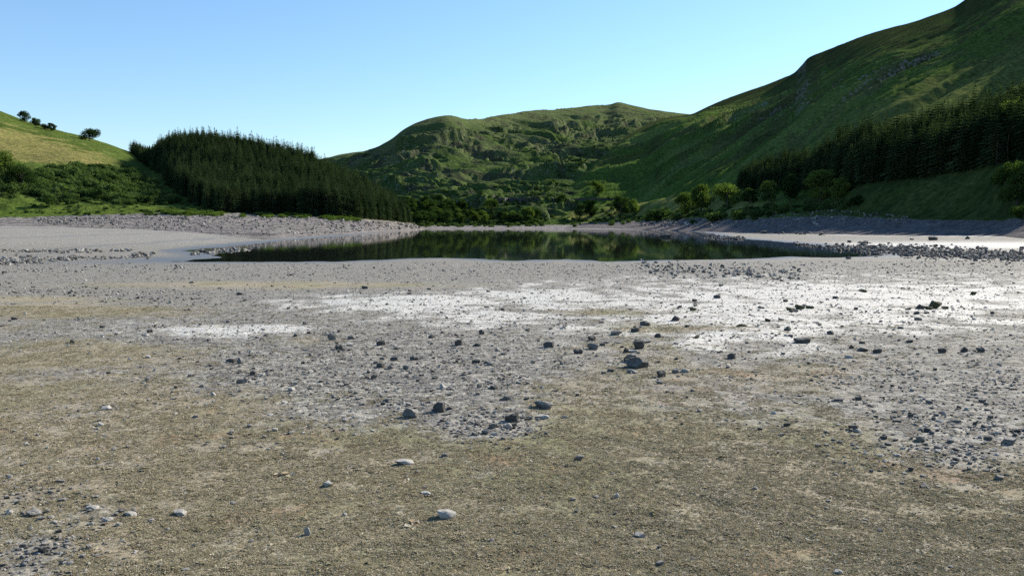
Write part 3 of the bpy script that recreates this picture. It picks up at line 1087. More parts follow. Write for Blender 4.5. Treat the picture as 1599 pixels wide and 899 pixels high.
# left edge of the plantation runs up the slope
tt = (pts[:, 1] - frontY) / (ridgeY - frontY + 1e-6)
edge_px = np.interp(tt, [0, 0.15, 0.4, 0.65, 0.85, 1.0, 1.15], [348, 318, 272, 240, 222, 206, 204])
keep = (px > edge_px + rng.normal(0, 3, len(px))) & (tt > np.interp(px, [300, 560, 660], [0.05, 0.03, 0.02])) & (tt < 1.25) & (px < 641) & (pts[:, 2] > 1.5)
pts, px, tt = pts[keep], px[keep], tt[keep]
py = py[keep]
hgt = 18.3 + 3.0 * fbm(pts[:, 0] / 30, pts[:, 1] / 30, 2, 130) + rng.normal(0, 1.8, len(pts))
hgt = hgt * np.interp(px, [200, 560, 615, 641], [1, 1, 0.9, 0.62])
hgt = np.clip(hgt, 7, 29)
wid = hgt / 10 * rng.uniform(0.85, 1.2, len(pts))
print('left conifers', len(pts))
# those that show largest: the front rows, the left edge and the crest
size = hgt / pts[:, 1] * np.where((tt < 0.16) | (px < edge_px[keep] + 10) | ((tt > 0.93) & (tt < 1.02)), 3.0, 1.0) * (tt < 1.04)
order = np.argsort(-size)
indiv, rest = order[:205], order[205:]
for i in indiv:
    if px[i] < edge_px[keep][i] + 10 and tt[i] > 0.1:
        lb = 'dark conifer on the sunless grassy edge of the left plantation, where the shadow falls'
    elif tt[i] > 0.9:
        lb = 'dark conifer on the crest of the left plantation, tip against the sky'
    else:
        lb = 'dark green conifer in the front rows of the left plantation above the stony bank'
    conifer(tuple(pts[i] - np.array([0, 0, 0.3])), hgt[i], wid[i], int(i), lb, 'conifers of the left plantation')


def rots(n, tilt=0.03):
    r = rng.normal(0, tilt, (n, 3))
    r[:, 2] = rng.uniform(0, 2 * PI, n)
    return r


LEFT_REST = (pts[rest] - np.array([0, 0, .3]), np.stack([wid[rest], wid[rest], hgt[rest] / 10], -1))

# --- conifers on the right hillside
gx, gy = jitter_grid(120, 520, 230, 640, 4.6, 2)
pts = sheet_points(SR, gx, gy)
px, py = project(pts[:, 0], pts[:, 1], pts[:, 2])
RF = [(1150, 298), (1160, 279), (1200, 270), (1250, 262), (1330, 247), (1400, 236), (1500, 216), (1600, 190), (1760, 90), (2300, -90), (2300, 110), (2000, 140), (1800, 180), (1700, 220), (1600, 252), (1500, 268), (1400, 283),
      (1330, 294), (1250, 300)]
keep = in_poly(px, py, RF)
pts, px, py = pts[keep], px[keep], py[keep]
hgt = np.clip(19 + 4.0 * fbm(pts[:, 0] / 22, pts[:, 1] / 22, 2, 131) + rng.normal(0, 1.6, len(pts)), 8, 27)
hgt = hgt * np.interp(px, [1150, 1200, 1300], [0.62, 0.8, 1.0])
wid = hgt / 10 * rng.uniform(0.95, 1.35, len(pts))
print('right conifers', len(pts))
upper = np.interp(px, [p[0] for p in RF[1:9]], [p[1] for p in RF[1:9]])
lower = np.interp(px, [1150, 1250, 1330, 1400, 1500, 1600, 1760], [298, 300, 294, 283, 268, 252, 200])
ff = (lower - py) / (lower - upper)
size = hgt / pts[:, 1] * np.where((ff < 0.2), 2.0, 1.0) * np.where(ff > 0.85, 2.2, 1.0) * (px < 1605)
order = np.argsort(-size)
indiv, rest = order[:90], order[90:]
for i in indiv:
    if ff[i] > 0.6:
        lb = 'tall dark conifer at the upper edge of the shaded right plantation, under the bare hillside'
    else:
        lb = 'black shaded conifer at the lower edge of the right plantation above the dark field'
    conifer(tuple(pts[i] - np.array([0, 0, .3])), hgt[i], wid[i], int(i), lb, 'conifers of the right plantation')
allp = np.concatenate([LEFT_REST[0], pts[rest] - np.array([0, 0, .3])])
alls = np.concatenate([LEFT_REST[1], np.stack([wid[rest], wid[rest], hgt[rest] / 10], -1)])
scatter('conifer_woods', CONI, allp, rots(len(allp)), alls, 3)

# --- scrub on the left hillside
gx, gy = jitter_grid(-480, -90, 380, 760, 3.3, 4)
pts = sheet_points(SL, gx, gy)
px, py = project(pts[:, 0], pts[:, 1], pts[:, 2])
SC = [(-150, 225), (0, 262), (60, 268), (120, 262), (170, 260), (210, 274), (250, 296), (285, 318), (230, 316), (190, 320), (150, 312), (110, 318), (60, 312), (30, 306), (-150, 298)]
nn = fbm(pts[:, 0] / 14, pts[:, 1] / 14, 3, 140)
keep = in_poly(px, py + nn * 6, SC) & (rng.random(len(px)) < 0.85)
extra = (~keep) & (px < 340) & (py > 300) & (py < 337) & (nn > 0.10) & (rng.random(len(px)) < 0.5)
fr = []
for _ in range(420):
    x = rng.uniform(255, 560)
    h = SL.look(x, np.interp(x, [255, 300, 400, 500, 560], [331, 334, 336, 340, 343]) + rng.normal(0, 1.6))
    if h is not None and (fbm(np.array([x / 22.0]), np.array([3.3]), 2, 141)[0] > -0.12):
        fr.append(tuple(h))
fr = np.array(fr)
pk = np.concatenate([pts[keep], pts[extra]])
sz = np.concatenate([np.exp(rng.normal(0.75, 0.38, keep.sum())), rng.uniform(0.6, 1.4, extra.sum())])
print('scrub', len(pk))
sf = rng.uniform(0.7, 1.7, len(fr))
scatter('grassy_fringe', FRINGE, fr - np.array([0, 0, .1]), rots(len(fr), .1), np.stack([sf * 1.5, sf * 1.5, sf * .8], -1), 15)
scatter('undergrowth', BUSH, pk - np.array([0, 0, .15]), rots(len(pk), .1), np.stack([sz, sz, sz * rng.uniform(.75, 1.15, len(sz))], -1), 5)


def ground_at(S, px, py):
    h = S.look(px, py)
    return h


def plant_tree(S, px, py, wpx, hpx, label, variant, dark=False, name='broadleaf_tree', group=None, trunk=True, cat='tree'):
    h = S.look(px, py)
    if h is None:
        print('no ground for', px, py)
        return None
    k = h.y / F
    return broadleaf(name, (h.x, h.y, h.z - 0.2), hpx * k, wpx * k, label, variant, dark, group, cat, trunk)


# skyline trees on the left hill
for args in [(38, 190, 18.75, 16.9, 'small round tree on the skyline, highest of the row on the left hill', 0),
             (56, 196, 13.75, 13, 'small round tree on the left skyline, second down from the highest', 1),
             (70, 200.5, 13.75, 9.1, 'low squat tree on the left skyline, between the second and the thin-stemmed tree', 3),
             (81, 203.5, 13.75, 13, 'thin-stemmed flat-topped little tree on the left skyline, lowest of the row of four', 4),
             (140, 219, 31.25, 20.8, 'broad dark tree standing alone on the left skyline beside the plantation', 3)]:
    plant_tree(SL, args[0], args[1] + 1.5, args[2], args[3], args[4], args[5], True, group='trees on the left skyline')
for args in [(2, 284, 44, 46, 'leafy tree cut by the left picture border, above the scrub', 0, False),
             (34, 290, 46, 34, 'bushy dark green tree second from the left border, standing in the scrub', 3, True),
             (75, 322, 22, 20, 'little dark tree on the green bank, below the scrub on the left', 1, True),
             (160, 268, 10, 9, 'small round bush tree at the upper edge of the left scrub', 2, True)]:
    plant_tree(SL, *args[:6], dark=args[6], group='broadleaf trees on the left bank')

# trees on the right bank
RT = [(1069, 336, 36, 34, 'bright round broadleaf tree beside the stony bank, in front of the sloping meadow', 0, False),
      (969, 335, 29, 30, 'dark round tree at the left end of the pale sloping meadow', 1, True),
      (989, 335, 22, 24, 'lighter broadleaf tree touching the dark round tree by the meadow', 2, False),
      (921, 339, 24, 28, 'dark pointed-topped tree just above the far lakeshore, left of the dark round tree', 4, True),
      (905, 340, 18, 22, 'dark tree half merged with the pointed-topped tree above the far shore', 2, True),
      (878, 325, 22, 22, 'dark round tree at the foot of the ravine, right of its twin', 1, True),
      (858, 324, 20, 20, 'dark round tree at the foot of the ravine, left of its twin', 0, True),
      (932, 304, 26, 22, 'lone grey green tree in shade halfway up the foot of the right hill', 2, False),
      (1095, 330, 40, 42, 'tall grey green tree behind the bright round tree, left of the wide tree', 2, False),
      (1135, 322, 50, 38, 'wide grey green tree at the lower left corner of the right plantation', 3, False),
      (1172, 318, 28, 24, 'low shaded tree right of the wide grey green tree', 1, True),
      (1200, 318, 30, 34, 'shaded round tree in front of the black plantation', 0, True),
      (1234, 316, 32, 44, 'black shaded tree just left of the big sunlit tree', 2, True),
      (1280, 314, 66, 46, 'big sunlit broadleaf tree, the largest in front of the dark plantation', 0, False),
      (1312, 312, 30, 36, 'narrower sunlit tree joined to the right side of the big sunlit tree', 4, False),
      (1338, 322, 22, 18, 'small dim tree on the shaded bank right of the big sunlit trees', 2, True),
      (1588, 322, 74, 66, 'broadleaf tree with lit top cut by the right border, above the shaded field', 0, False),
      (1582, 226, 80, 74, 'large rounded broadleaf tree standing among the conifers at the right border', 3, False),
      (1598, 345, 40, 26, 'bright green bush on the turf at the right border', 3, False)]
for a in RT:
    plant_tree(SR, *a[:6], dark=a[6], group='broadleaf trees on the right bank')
# bushes along the edge of the right bank
for (bx, by, bw, bh, lb) in [(1118, 347, 36, 15, 'low wide bush at the left end of the row above the stony bank'),
                             (1153, 346, 24, 17, 'round bright bush in the row above the stony bank, between two wider ones'),
                             (1180, 345, 16, 12, 'small yellow green bush below the upright one on the stony bank'),
                             (1185, 339, 18, 12, 'upright bush highest in the row above the stony bank'),
                             (1203, 340, 18, 9, 'low bush right of the upright one on the bank'),
                             (1225, 335, 22, 10, 'long low bush nearest to the big sunlit tree'),
                             (1030, 346, 44, 20, 'wide bright thicket of bushes on the bank below the sloping meadow'),
                             (1055, 347, 22, 11, 'low bush at the right end of the bright thicket'),
                             (1012, 347, 18, 10, 'low bush at the left end of the bright thicket')]:
    h = SR.look(bx, by - 2)
    if h:
        k = h.y / F
        o = link(bpy.data.objects.new('shrub', BUSH[int(bx) % 4]))
        o.location = (h.x, h.y, h.z - 0.15)
        o.rotation_euler = (0, 0, bx)
        o.scale = (bw * k / 2.1, bw * k / 2.1, bh * k / 1.15)
        tag(o, lb, 'bush', 'bushes on the right bank')

# wood and scattered trees at the head of the lake
rg = random.Random(77)
n = 0
gx, gy = jitter_grid(-140, 60, 800, 960, 10.5, 6)
for a, b in zip(gx, gy):
    z = SF.drop(a, b)
    if z is None:
        continue
    ppx, ppy = (float(v) for v in project(a, b, z))
    if not (628 < ppx < 845) or ppy > 349 or ppy < np.interp(ppx, [628, 700, 760, 800, 845], [318, 318, 322, 332, 338]) or rg.random() < (0.12 if ppx < 720 else 0.45):
        continue
    hh = rg.uniform(7, 13)
    broadleaf('broadleaf_tree', (a, b, z - .3), hh, hh * rg.uniform(.85, 1.2), 'rounded dark tree in the wood at the head of the lake beyond the spur tip', n, rg.random() < .6,
              'trees in the wood at the head of the lake')
    n += 1
print('far wood', n)
for (cx_, cy_, ch) in [(768, 342, 26), (790, 343, 26)]:
    h = SF.look(cx_, cy_)
    if h:
        k = h.y / F
        conifer((h.x, h.y, h.z - .3), ch * k, ch * k / 10 * 1.5, n, 'pointed conifer, %s of two by the head of the lake' % ('left' if cx_ < 780 else 'right'), 'two pointed conifers at the lake head')
# shrubs along the far shore and up the ravine
pk = []
for (S, x0, x1, f, cnt, spread) in [(SF, 640, 850, lambda x: 350.5, 190, 3.0), (SR, 850, 1110, lambda x: np.interp(x, [850, 950, 1050, 1110], [348, 344.5, 339, 335]), 170, 3.5),
                                    (SR, 1100, 1330, lambda x: np.interp(x, [1100, 1200, 1330], [334, 330, 320]), 90, 3.5),
                                    (SF, 640, 860, lambda x: 325, 150, 18), (SR, 850, 1000, lambda x: np.interp(x, [850, 1000], [326, 326]), 60, 12)]:
    for _ in range(cnt):
        x = rng.uniform(x0, x1)
        h = S.look(x, f(x) + rng.normal(0, spread))
        if h is not None and h.z > 1.2:
            pk.append((h.x, h.y, h.z - .2))
for (x0, y0, x1, y1, cnt) in [(830, 318, 885, 275, 40), (885, 275, 945, 225, 40), (940, 230, 1000, 190, 20)]:
    for _ in range(cnt):
        f = rng.random()
        h = SF.look(x0 + (x1 - x0) * f + rng.normal(-8, 6), y0 + (y1 - y0) * f + rng.normal(-3, 5))
        if h is not None:
            pk.append((h.x, h.y, h.z - .3))
pk = np.array(pk)
sz = rng.uniform(1.2, 2.8, len(pk))
scatter('shrubbery', BUSH, pk, rots(len(pk), .1), np.stack([sz, sz, sz * rng.uniform(.7, 1.1, len(sz))], -1), 7)


# road wall across the foot of the far hill
def wall(name, S, pts_px, hgt_, thick, label):
    bm = bmesh.new()
    rows = []
    q = []
    for (a, b) in zip(pts_px[:-1], pts_px[1:]):
        for f in np.linspace(0, 1, 14, endpoint=False):
            h = S.look(a[0] + (b[0] - a[0]) * f, a[1] + (b[1] - a[1]) * f)
            if h is not None:
                q.append(h)
    if len(q) < 3:
        return
    c = sum((v for v in q), Vector()) / len(q)
    for i, v in enumerate(q):
        d = (q[min(i + 1, len(q) - 1)] - q[max(i - 1, 0)])
        s = Vector((-d.y, d.x, 0)).normalized() * thick / 2
        hh = hgt_ * (1 + 0.10 * rg.uniform(-1, 1))
        v = v - c
        rows.append([bm.verts.new(v - s + Vector((0, 0, -1))), bm.verts.new(v - s + Vector((0, 0, hh))), bm.verts.new(v + s + Vector((0, 0, hh))), bm.verts.new(v + s + Vector((0, 0, -1)))])
    for a, b in zip(rows[:-1], rows[1:]):
        for k in range(3):
            bm.faces.new((a[k], a[k + 1], b[k + 1], b[k]))
    bm.faces.new(rows[0]); bm.faces.new(rows[-1][::-1])
    me = bpy.data.meshes.new(name)
    bm.to_mesh(me)
    bm.free()
    me.materials.append(M_DARKSTONE)
    o = link(bpy.data.objects.new(name, me))
    o.location = c
    tag(o, label, 'wall')


wall('stone_wall', SF, [(775, 313.5), (800, 313), (845, 312)], 3.0, 1.2, 'dark straight stone road wall across the foot of the far hill')
wall('stone_wall', SR, [(880, 313), (920, 312), (960, 312)], 2.2, 1.0, 'dark road wall along the foot of the right hill, behind the lakeside trees')


# ------------------------------------------------------------------ stones
def stone_mesh(name, seed, mat, flat=0.6, cuts=9, sub=2, smooth=False):
    rg_ = random.Random(seed)
    bm = bmesh.new()
    bmesh.ops.create_icosphere(bm, subdivisions=sub, radius=1.0)
    planes = []
    for _ in range(cuts):
        d = Vector((rg_.gauss(0, 1), rg_.gauss(0, 1), rg_.gauss(0, 0.8))).normalized()
        planes.append((d, rg_.uniform(0.42, 0.76)))
    planes.append((Vector((rg_.uniform(-.35, .35), rg_.uniform(-.35, .35), 1)).normalized(), rg_.uniform(0.45, 0.7)))
    ph = [rg_.uniform(0, 6) for _ in range(3)]
    for v in bm.verts:
        p = v.co.copy()
        for d, o_ in planes:
            e = p.dot(d) - o_
            if e > 0:
                p -= d * e
        p += p.normalized() * 0.035 * math.sin(p.x * 5 + ph[0]) * math.cos(p.y * 6 + ph[1]) + Vector((0, 0, 0.02 * math.sin(9 * p.x + ph[2])))
        v.co = p
    xs = [v.co.x for v in bm.verts]; ys = [v.co.y for v in bm.verts]; zs = [v.co.z for v in bm.verts]
    sx, sy = 1 / (max(xs) - min(xs)), 1 / (max(ys) - min(ys))
    z0, sz_ = min(zs), 1 / (max(zs) - min(zs))
    for v in bm.verts:                                            # unit box, base at z = 0, lowest quarter bedded in
        v.co = Vector((v.co.x * sx, v.co.y * sy, (v.co.z - z0) * sz_ * 1.45 - 0.45))
    me = bpy.data.meshes.new(name)
    bm.to_mesh(me)
    bm.free()
    me.materials.append(mat)
    for p in me.polygons:
        p.use_smooth = smooth
    return me


ST = {k: [stone_mesh('stone', 1000 + 37 * j + 11 * i, m, cuts=7 + i % 4, sub=3) for i in range(7)]
      for j, (k, m) in enumerate((('g', M_STONE), ('d', M_DARKSTONE), ('p', M_PALESTONE), ('m', M_MOSSTONE)))}


def put_stone(px, base, wpx, hpx, kind, label, group=None, variant=None, rot=None, name='stone', depth=None, lift=0.0):
    X, Y, Z = ground_hit(px, base - 0.12 * hpx)
    k = math.hypot(Y, Z - EYE) / F
    v = random.randrange(7) if variant is None else variant
    o = link(bpy.data.objects.new(name, ST[kind][v]))
    f_ = 0.88 if kind == 'p' else 0.94
    w, h = wpx * k * f_, hpx * k * f_
    dp = w * random.uniform(0.65, 0.95) if depth is None else depth * w
    o.location = (X, Y + dp * 0.3, Z + lift)
    o.scale = (w, dp, h)
    o.rotation_euler = (random.uniform(-.08, .08), random.uniform(-.08, .08), random.uniform(-0.5, 0.5) if rot is None else rot)
    tag(o, label, 'stone', group)
    return o


HAND = [
    (992, 577, 42, 17, 'd', 'large dark wedge-topped stone leaning in front of another, the biggest on the near beach'),
    (985, 567, 22, 14, 'g', 'upright grey stone behind the large wedge-topped stone'),
    (997, 547, 20, 16, 'd', 'dark pointed stone standing at the edge of the white silt, behind the leaning pair'),
    (977, 552, 10, 9, 'd', 'small black stone left of the pointed stone at the white silt edge'),
    (987, 551, 20, 5, 'p', 'flat pale slab lying just in front of the pointed stone'),
    (990, 583, 20, 4, 'g', 'thin flat stone under the front edge of the large wedge-topped stone'),
    (953, 580, 12, 6, 'd', 'small dark stone left of the large leaning pair'),
    (518, 532, 15, 14, 'g', 'pale-topped block standing alone on the gravel left of centre'),
    (528, 548, 12, 8, 'd', 'dark wedge just in front of the pale-topped block'),
    (643, 655, 27, 14, 'g', 'wedge-shaped stone with a white right face on the brown turf'),
    (687, 647, 21, 17, 'd', 'dark square block with a white right edge beside the wedge-shaped stone'),
    (717, 541, 13, 11, 'd', 'squat dark cube of stone in the middle of the gravel'),
    (596, 539, 15, 8, 'd', 'dark flat-topped stone on the gravel between the pale-topped block and the squat cube'),
    (850, 640, 33, 12, 'g', 'low grey slate with a pointed crest, right of the rubble cluster'),
    (793, 627, 20, 8, 'g', 'pale-topped long stone above the rubble cluster'),
    (802, 660, 24, 14, 'd', 'dark humped stone at the upper right of the rubble cluster'),
    (827, 655, 12, 6, 'g', 'small grey stone between the humped stone and the flat slab'),
    (849, 653, 24, 5, 'p', 'thin flat pale slab right of the rubble cluster'),
    (792, 670, 18, 10, 'p', 'pale rounded stone at the right side of the rubble cluster'),
    (770, 672, 14, 9, 'g', 'grey stone in the middle of the rubble cluster'),
    (758, 680, 13, 7, 'g', 'grey stone at the lower left of the rubble cluster'),
    (772, 681, 13, 6, 'p', 'pale chip of stone at the bottom of the rubble cluster'),
    (745, 666, 10, 6, 'd', 'small dark stone at the left of the rubble cluster'),
    (858, 546, 19, 9, 'd', 'long dark stone tapering to the left at the gravel edge'),
    (927, 548, 21, 11, 'g', 'white-topped boulder left of the pointed stone on the silt'),
    (923, 534, 15, 9, 'd', 'dark ridged stone behind the white-topped boulder'),
    (941, 541, 10, 5, 'd', 'small dark stone right of the white-topped boulder'),
    (902, 554, 16, 8, 'd', 'low dark stone in front of the white-topped boulder'),
    (963, 524, 21, 8, 'g', 'bluish flat stone on the edge of the white silt'),
    (994, 519, 15, 8, 'd', 'dark flat-topped stone above the pointed stone'),
    (1011, 535, 18, 6, 'g', 'flat bluish stone right of the pointed stone'),
    (1028, 528, 12, 7, 'd', 'small peaked stone on the white silt, right of the flat bluish stone'),
    (1006, 509, 18, 8, 'd', 'jagged dark stone on the silt behind the flat-topped stone'),
    (1054, 502, 15, 9, 'd', 'bluish cube of stone alone on the white silt'),
    (1032, 591, 16, 11, 'd', 'peaked stone right of the large leaning pair'),
    (1030, 600, 12, 6, 'g', 'small flat stone in front of the peaked stone'),
    (1055, 584, 13, 8, 'g', 'grey stone with white top, right of the peaked stone'),
    (1070, 583, 17, 5, 'p', 'flat pale stone at the right end of the line by the leaning pair'),
    (1144, 561, 14, 9, 'd', 'single dark peaked stone below the white silt, right of centre'),
    (1253, 535, 27, 9, 'd', 'long dark slab with a straight top lying on the white silt'),
    (1296, 522, 13, 6, 'd', 'small dark flat stone above and right of the long slab'),
    (1462, 482, 24, 13, 'm', 'biggest mossy mound of stone on the white silt to the right'),
    (1452, 483, 14, 6, 'm', 'low mossy stone against the left side of the biggest mossy mound'),
    (1478, 482, 12, 5, 'm', 'low mossy stone against the right side of the biggest mossy mound'),
    (1437, 483, 16, 8, 'd', 'smooth dark stone left of the biggest mossy mound'),
    (1420, 484, 10, 4, 'd', 'thin dark stone left of the smooth stone by the mossy mound'),
    (1250, 484, 16, 8, 'm', 'peaked mossy stone in the middle of the small dark cluster on the silt'),
    (1265, 482, 14, 5, 'm', 'flat mossy stone at the right of the small dark cluster on the silt'),
    (1235, 485, 15, 5, 'm', 'flat mossy stone at the left of the small dark cluster on the silt'),
    (1243, 488, 8, 4, 'd', 'tiny dark stone in front of the small dark cluster on the silt'),
    (1159, 510, 20, 4, 'm', 'thin mossy slab lying in an olive patch on the white silt'),
    (1082, 485, 12, 6, 'm', 'mossy stone at the right end of the olive strip on the silt'),
    (1121, 466, 12, 6, 'd', 'dark peaked stone far out on the white silt'),
    (1472, 551, 15, 9, 'd', 'dark flat-topped cube, leftmost of three below the white silt at the right'),
    (1506, 549, 12, 9, 'd', 'dark slanting cube, middle of three below the white silt at the right'),
    (1532, 550, 13, 8, 'd', 'dark stepped stone, rightmost of three below the white silt'),
    (1348, 548, 18, 6, 'd', 'low dark flat stone below the white silt'),
    (1373, 551, 15, 8, 'd', 'black lumpy stone right of the low flat one below the white silt'),
    (1330, 542, 9, 6, 'd', 'small bluish stone above the low flat one below the white silt'),
    (1346, 534, 12, 5, 'd', 'dark chip of stone on the lower rim of the white silt'),
    (1423, 534, 11, 5, 'd', 'little broken dark stone on the lower rim of the white silt, further right'),
    (1328, 560, 17, 5, 'p', 'pale flat stone in front of the low dark one'),
    (361, 568, 18, 6, 'd', 'long low dark stone, left of a pair on the left gravel'),
    (375, 570, 13, 9, 'g', 'white-topped stone, right of a pair on the left gravel'),
    (377, 600, 17, 9, 'g', 'half black half white stone below the pair on the left gravel'),
    (395, 588, 11, 7, 'd', 'dark stone between the pair and the half white stone on the left'),
    (480, 836, 13, 14, 'p', 'upright black and white stone standing alone in the near turf'),
    (693, 811, 34, 13, 'p', 'large flat whitish stone sunk in the near turf'),
    (631, 727, 34, 7, 'p', 'long white slab flush with the turf, left of centre'),
    (905, 722, 15, 8, 'g', 'grey domed stone beside a dark hollow in the turf'),
    (963, 781, 10, 8, 'p', 'small smooth white pebble on the near turf'),
    (1000, 838, 19, 7, 'p', 'flat white stone near the bottom, right of centre'),
    (1309, 897, 18, 8, 'p', 'white stone cut by the bottom border'),
    (539, 804, 9, 5, 'p', 'little white pebble near the upright black and white stone'),
    (665, 772, 20, 4, 'p', 'thin white sliver of stone lying in the turf above the large whitish stone'),
    (511, 760, 22, 8, 'p', 'dusty pale stone half buried in the turf, left of the white sliver'),
    (204, 804, 22, 7, 'p', 'pale oval stone in the turf at the lower left'),
    (142, 795, 22, 7, 'p', 'pale low stone at the lower left, beside the oval one'),
    (280, 803, 26, 7, 'p', 'long pale buried stone right of the oval one at the lower left'),
    (155, 664, 15, 6, 'p', 'pale flat stone on the turf at the left'),
    (332, 618, 10, 7, 'p', 'white angular stone on the brown turf below the left gravel'),
    (265, 474, 8, 6, 'p', 'white stone beside the brown strip far to the left'),
    (232, 519, 10, 5, 'd', 'dark stone at the left end of the white streak on the left'),
    (111, 538, 8, 6, 'd', 'single dark stone on the left beach'),
    (691, 608, 12, 9, 'p', 'pale pyramid of stone above the wedge-shaped stone'),
    (697, 575, 5, 4, 'p', 'tiny white pebble above the pale pyramid'),
    (745, 567, 14, 6, 'd', 'dark flat stone on the gravel right of the squat cube'),
    (751, 524, 10, 8, 'd', 'dark upright stone behind the squat cube'),
    (673, 529, 9, 6, 'd', 'small dark stone behind and left of the squat cube'),
    (616, 564, 14, 6, 'd', 'dark low stone among the chips below the squat cube'),
    (645, 564, 16, 6, 'd', 'second dark low stone among the chips below the squat cube'),
    (594, 577, 14, 7, 'd', 'dark humped stone on the gravel left of centre'),
    (634, 579, 13, 6, 'g', 'pale-topped stone right of the dark humped one'),
    (584, 592, 12, 8, 'g', 'leaning grey flake with dark left side on the gravel'),
    (1231, 665, 12, 6, 'd', 'lone dark stone in the turf right of centre'),
    (1382, 685, 12, 6, 'd', 'dark stone with white foot at the left edge of the right gravel'),
    (1310, 629, 18, 7, 'g', 'grey stone with pale chip on the turf, right of centre'),
    (1341, 627, 10, 6, 'd', 'dark stone right of the grey stone with a pale chip'),
    (1424, 652, 9, 6, 'd', 'dark stone in the middle of the right gravel'),
    (1448, 674, 12, 7, 'd', 'dark stone, lowest of the large ones on the right gravel'),
    (1457, 376, 18, 7, 'd', 'dark rounded boulder alone on the far right mudflat'),
    (1424, 375, 7, 3, 'd', 'small dark stone left of the lone boulder on the far right mudflat'),
    (1511, 374, 8, 5, 'd', 'dark stone right of the lone boulder on the far right mudflat'),
    (1351, 382, 13, 6, 'd', 'dark boulder at the upper end of the black stone bar on the right'),
    (1595, 367, 12, 5, 'd', 'dark stone on the mudflat at the right border'),
    (1326, 405, 9, 4, 'd', 'dark stone at the water edge, right end of the pale wet strip'),
    (372, 461, 12, 5, 'd', 'dark long stone far out on the left beach'),
]
for h in HAND:
    put_stone(*h[:6], group='stones on the dry lakebed')
# the rock that stands in the water
X, Y = on_level(1041, 370.5)
o = link(bpy.data.objects.new('stone', ST['d'][2]))
o.location = (X, Y, 0.05)
o.scale = (18 * Y / F, 9 * Y / F, 5 * Y / F)
tag(o, 'dark rock standing in the still water off the right shore', 'stone', 'stones on the dry lakebed')

# further countable stones, alike within each patch
PATCH = [('loose grey stone among the chips of the gravel spread left of centre', 55, 620, 570, 190, 55, 'gggd', (4, 9)),
         ('dark stone scattered over the white silt', 40, 1220, 490, 250, 40, 'dddm', (5, 11)),
         ('stone chip strewn on the stony patch at the right border', 40, 1500, 660, 90, 60, 'dggp', (5, 10)),
         ('pale or grey stone in the stony corner at the lower left', 18, 60, 840, 60, 50, 'pgg', (6, 12))]
for (lb, cnt, cx_, cy_, rx, ry, kinds, (w0, w1)) in PATCH:
    for _ in range(cnt):
        while True:
            x, y = random.gauss(cx_, rx), random.gauss(cy_, ry * .75)
            if 5 < x < 1594 and 440 < y < 893:
                break
        w = random.uniform(w0, w1) * random.uniform(.75, 1.1)
        put_stone(x, y, w, w * random.uniform(.3, .6), random.choice(kinds), lb, group='stones alike in one patch of the lakebed')

# pebbles: nobody could count these
PEB = []
for i in range(8):
    PEB.append(stone_mesh('pebble', 2000 + i, M_STONE if i < 4 else (M_PALESTONE if i < 6 else M_DARKSTONE), cuts=6, sub=1))


def fan_points(n, y0, y1, seed, power=1.0):
    """points over the fan of ground the lens takes in, denser near by"""
    rg_ = np.random.default_rng(seed)
    Yv = y0 * (y1 / y0) ** (rg_.random(n) ** power)
    Xv = rg_.uniform(-0.72, 0.72, n) * Yv
    return Xv, Yv


X, Y = fan_points(420000, 3.0, 80, 31)
veg, white, wet, grav = masks(X, Y)
pr = np.clip(0.06 + 0.62 * grav + 0.20 * (1 - veg) + 0.06 * white - 0.06 * veg, 0.010, 1) * sstep(1.0, 0.4, wet)
cl = sstep(-0.1, 0.5, fbm(X / 0.9, Y / 0.9, 3, 150))
pr = pr * (0.35 + 0.65 * cl)
k = rng.random(len(X)) < pr * 0.55
X, Y = X[k], Y[k]
Z = ground_z(X, Y)
s = np.exp(rng.normal(0, 0.5, len(X))) * 0.0145 * (0.8 + Y / 20.0)
s = np.clip(s, 0.008, 0.22)
print('pebbles', len(X))
scatter('pebbles', PEB, np.stack([X, Y, Z], -1), rots(len(X), .15), np.stack([s * rng.uniform(.8, 1.3, len(s)), s, s * rng.uniform(.25, .6, len(s))], -1), 8)

# rubble bars across the left flat, on the right shore and on the banks
pk, ss, dark = [], [], []
for (x0, y0, x1, y1, cnt, spread, w0, w1) in [(0, 393, 160, 392, 170, 1.3, 2.5, 6.5), (0, 408, 70, 406, 260, 2.4, 3, 8), (0, 411, 120, 404, 120, 2, 3, 7), (95, 403, 130, 402, 40, 1.2, 4, 8), (130, 404, 240, 402, 60, 1.6, 3, 6),
                                              (170, 392, 205, 391.5, 26, .8, 5, 8), (205, 399, 240, 398, 30, 1.4, 5, 9), (300, 397, 350, 391, 50, 1.4, 4, 8), (335, 393, 395, 391, 60, 1.0, 4, 8),
                                              (0, 424, 300, 420, 80, 3, 2, 5),
                                              (1300, 387, 1400, 391, 300, 3.0, 2, 7), (1340, 388, 1599, 399, 900, 4.2, 2.5, 7.5), (1400, 396, 1640, 404, 700, 3.6, 2.5, 7.5), (1100, 371.5, 1165, 373.5, 220, 1.2, 2, 6), (1240, 382, 1340, 390, 170, 1.6, 2, 6),
                                              (1180, 364, 1290, 366, 40, .6, 4, 7),
                                              (1000, 418, 1250, 430, 300, 6, 3, 7), (0, 455, 330, 470, 120, 5, 3, 6)]:
    for _ in range(cnt):
        f = random.random()
        x, y = x0 + (x1 - x0) * f, y0 + (y1 - y0) * f + random.gauss(0, spread)
        X, Y, Z = ground_hit(x, y)
        pk.append((X, Y, Z))
        ss.append(random.uniform(w0, w1) * Y / F * random.choice((.5, .65, .8, 1)))
        dark.append(x0 >= 1100 and y0 < 400)
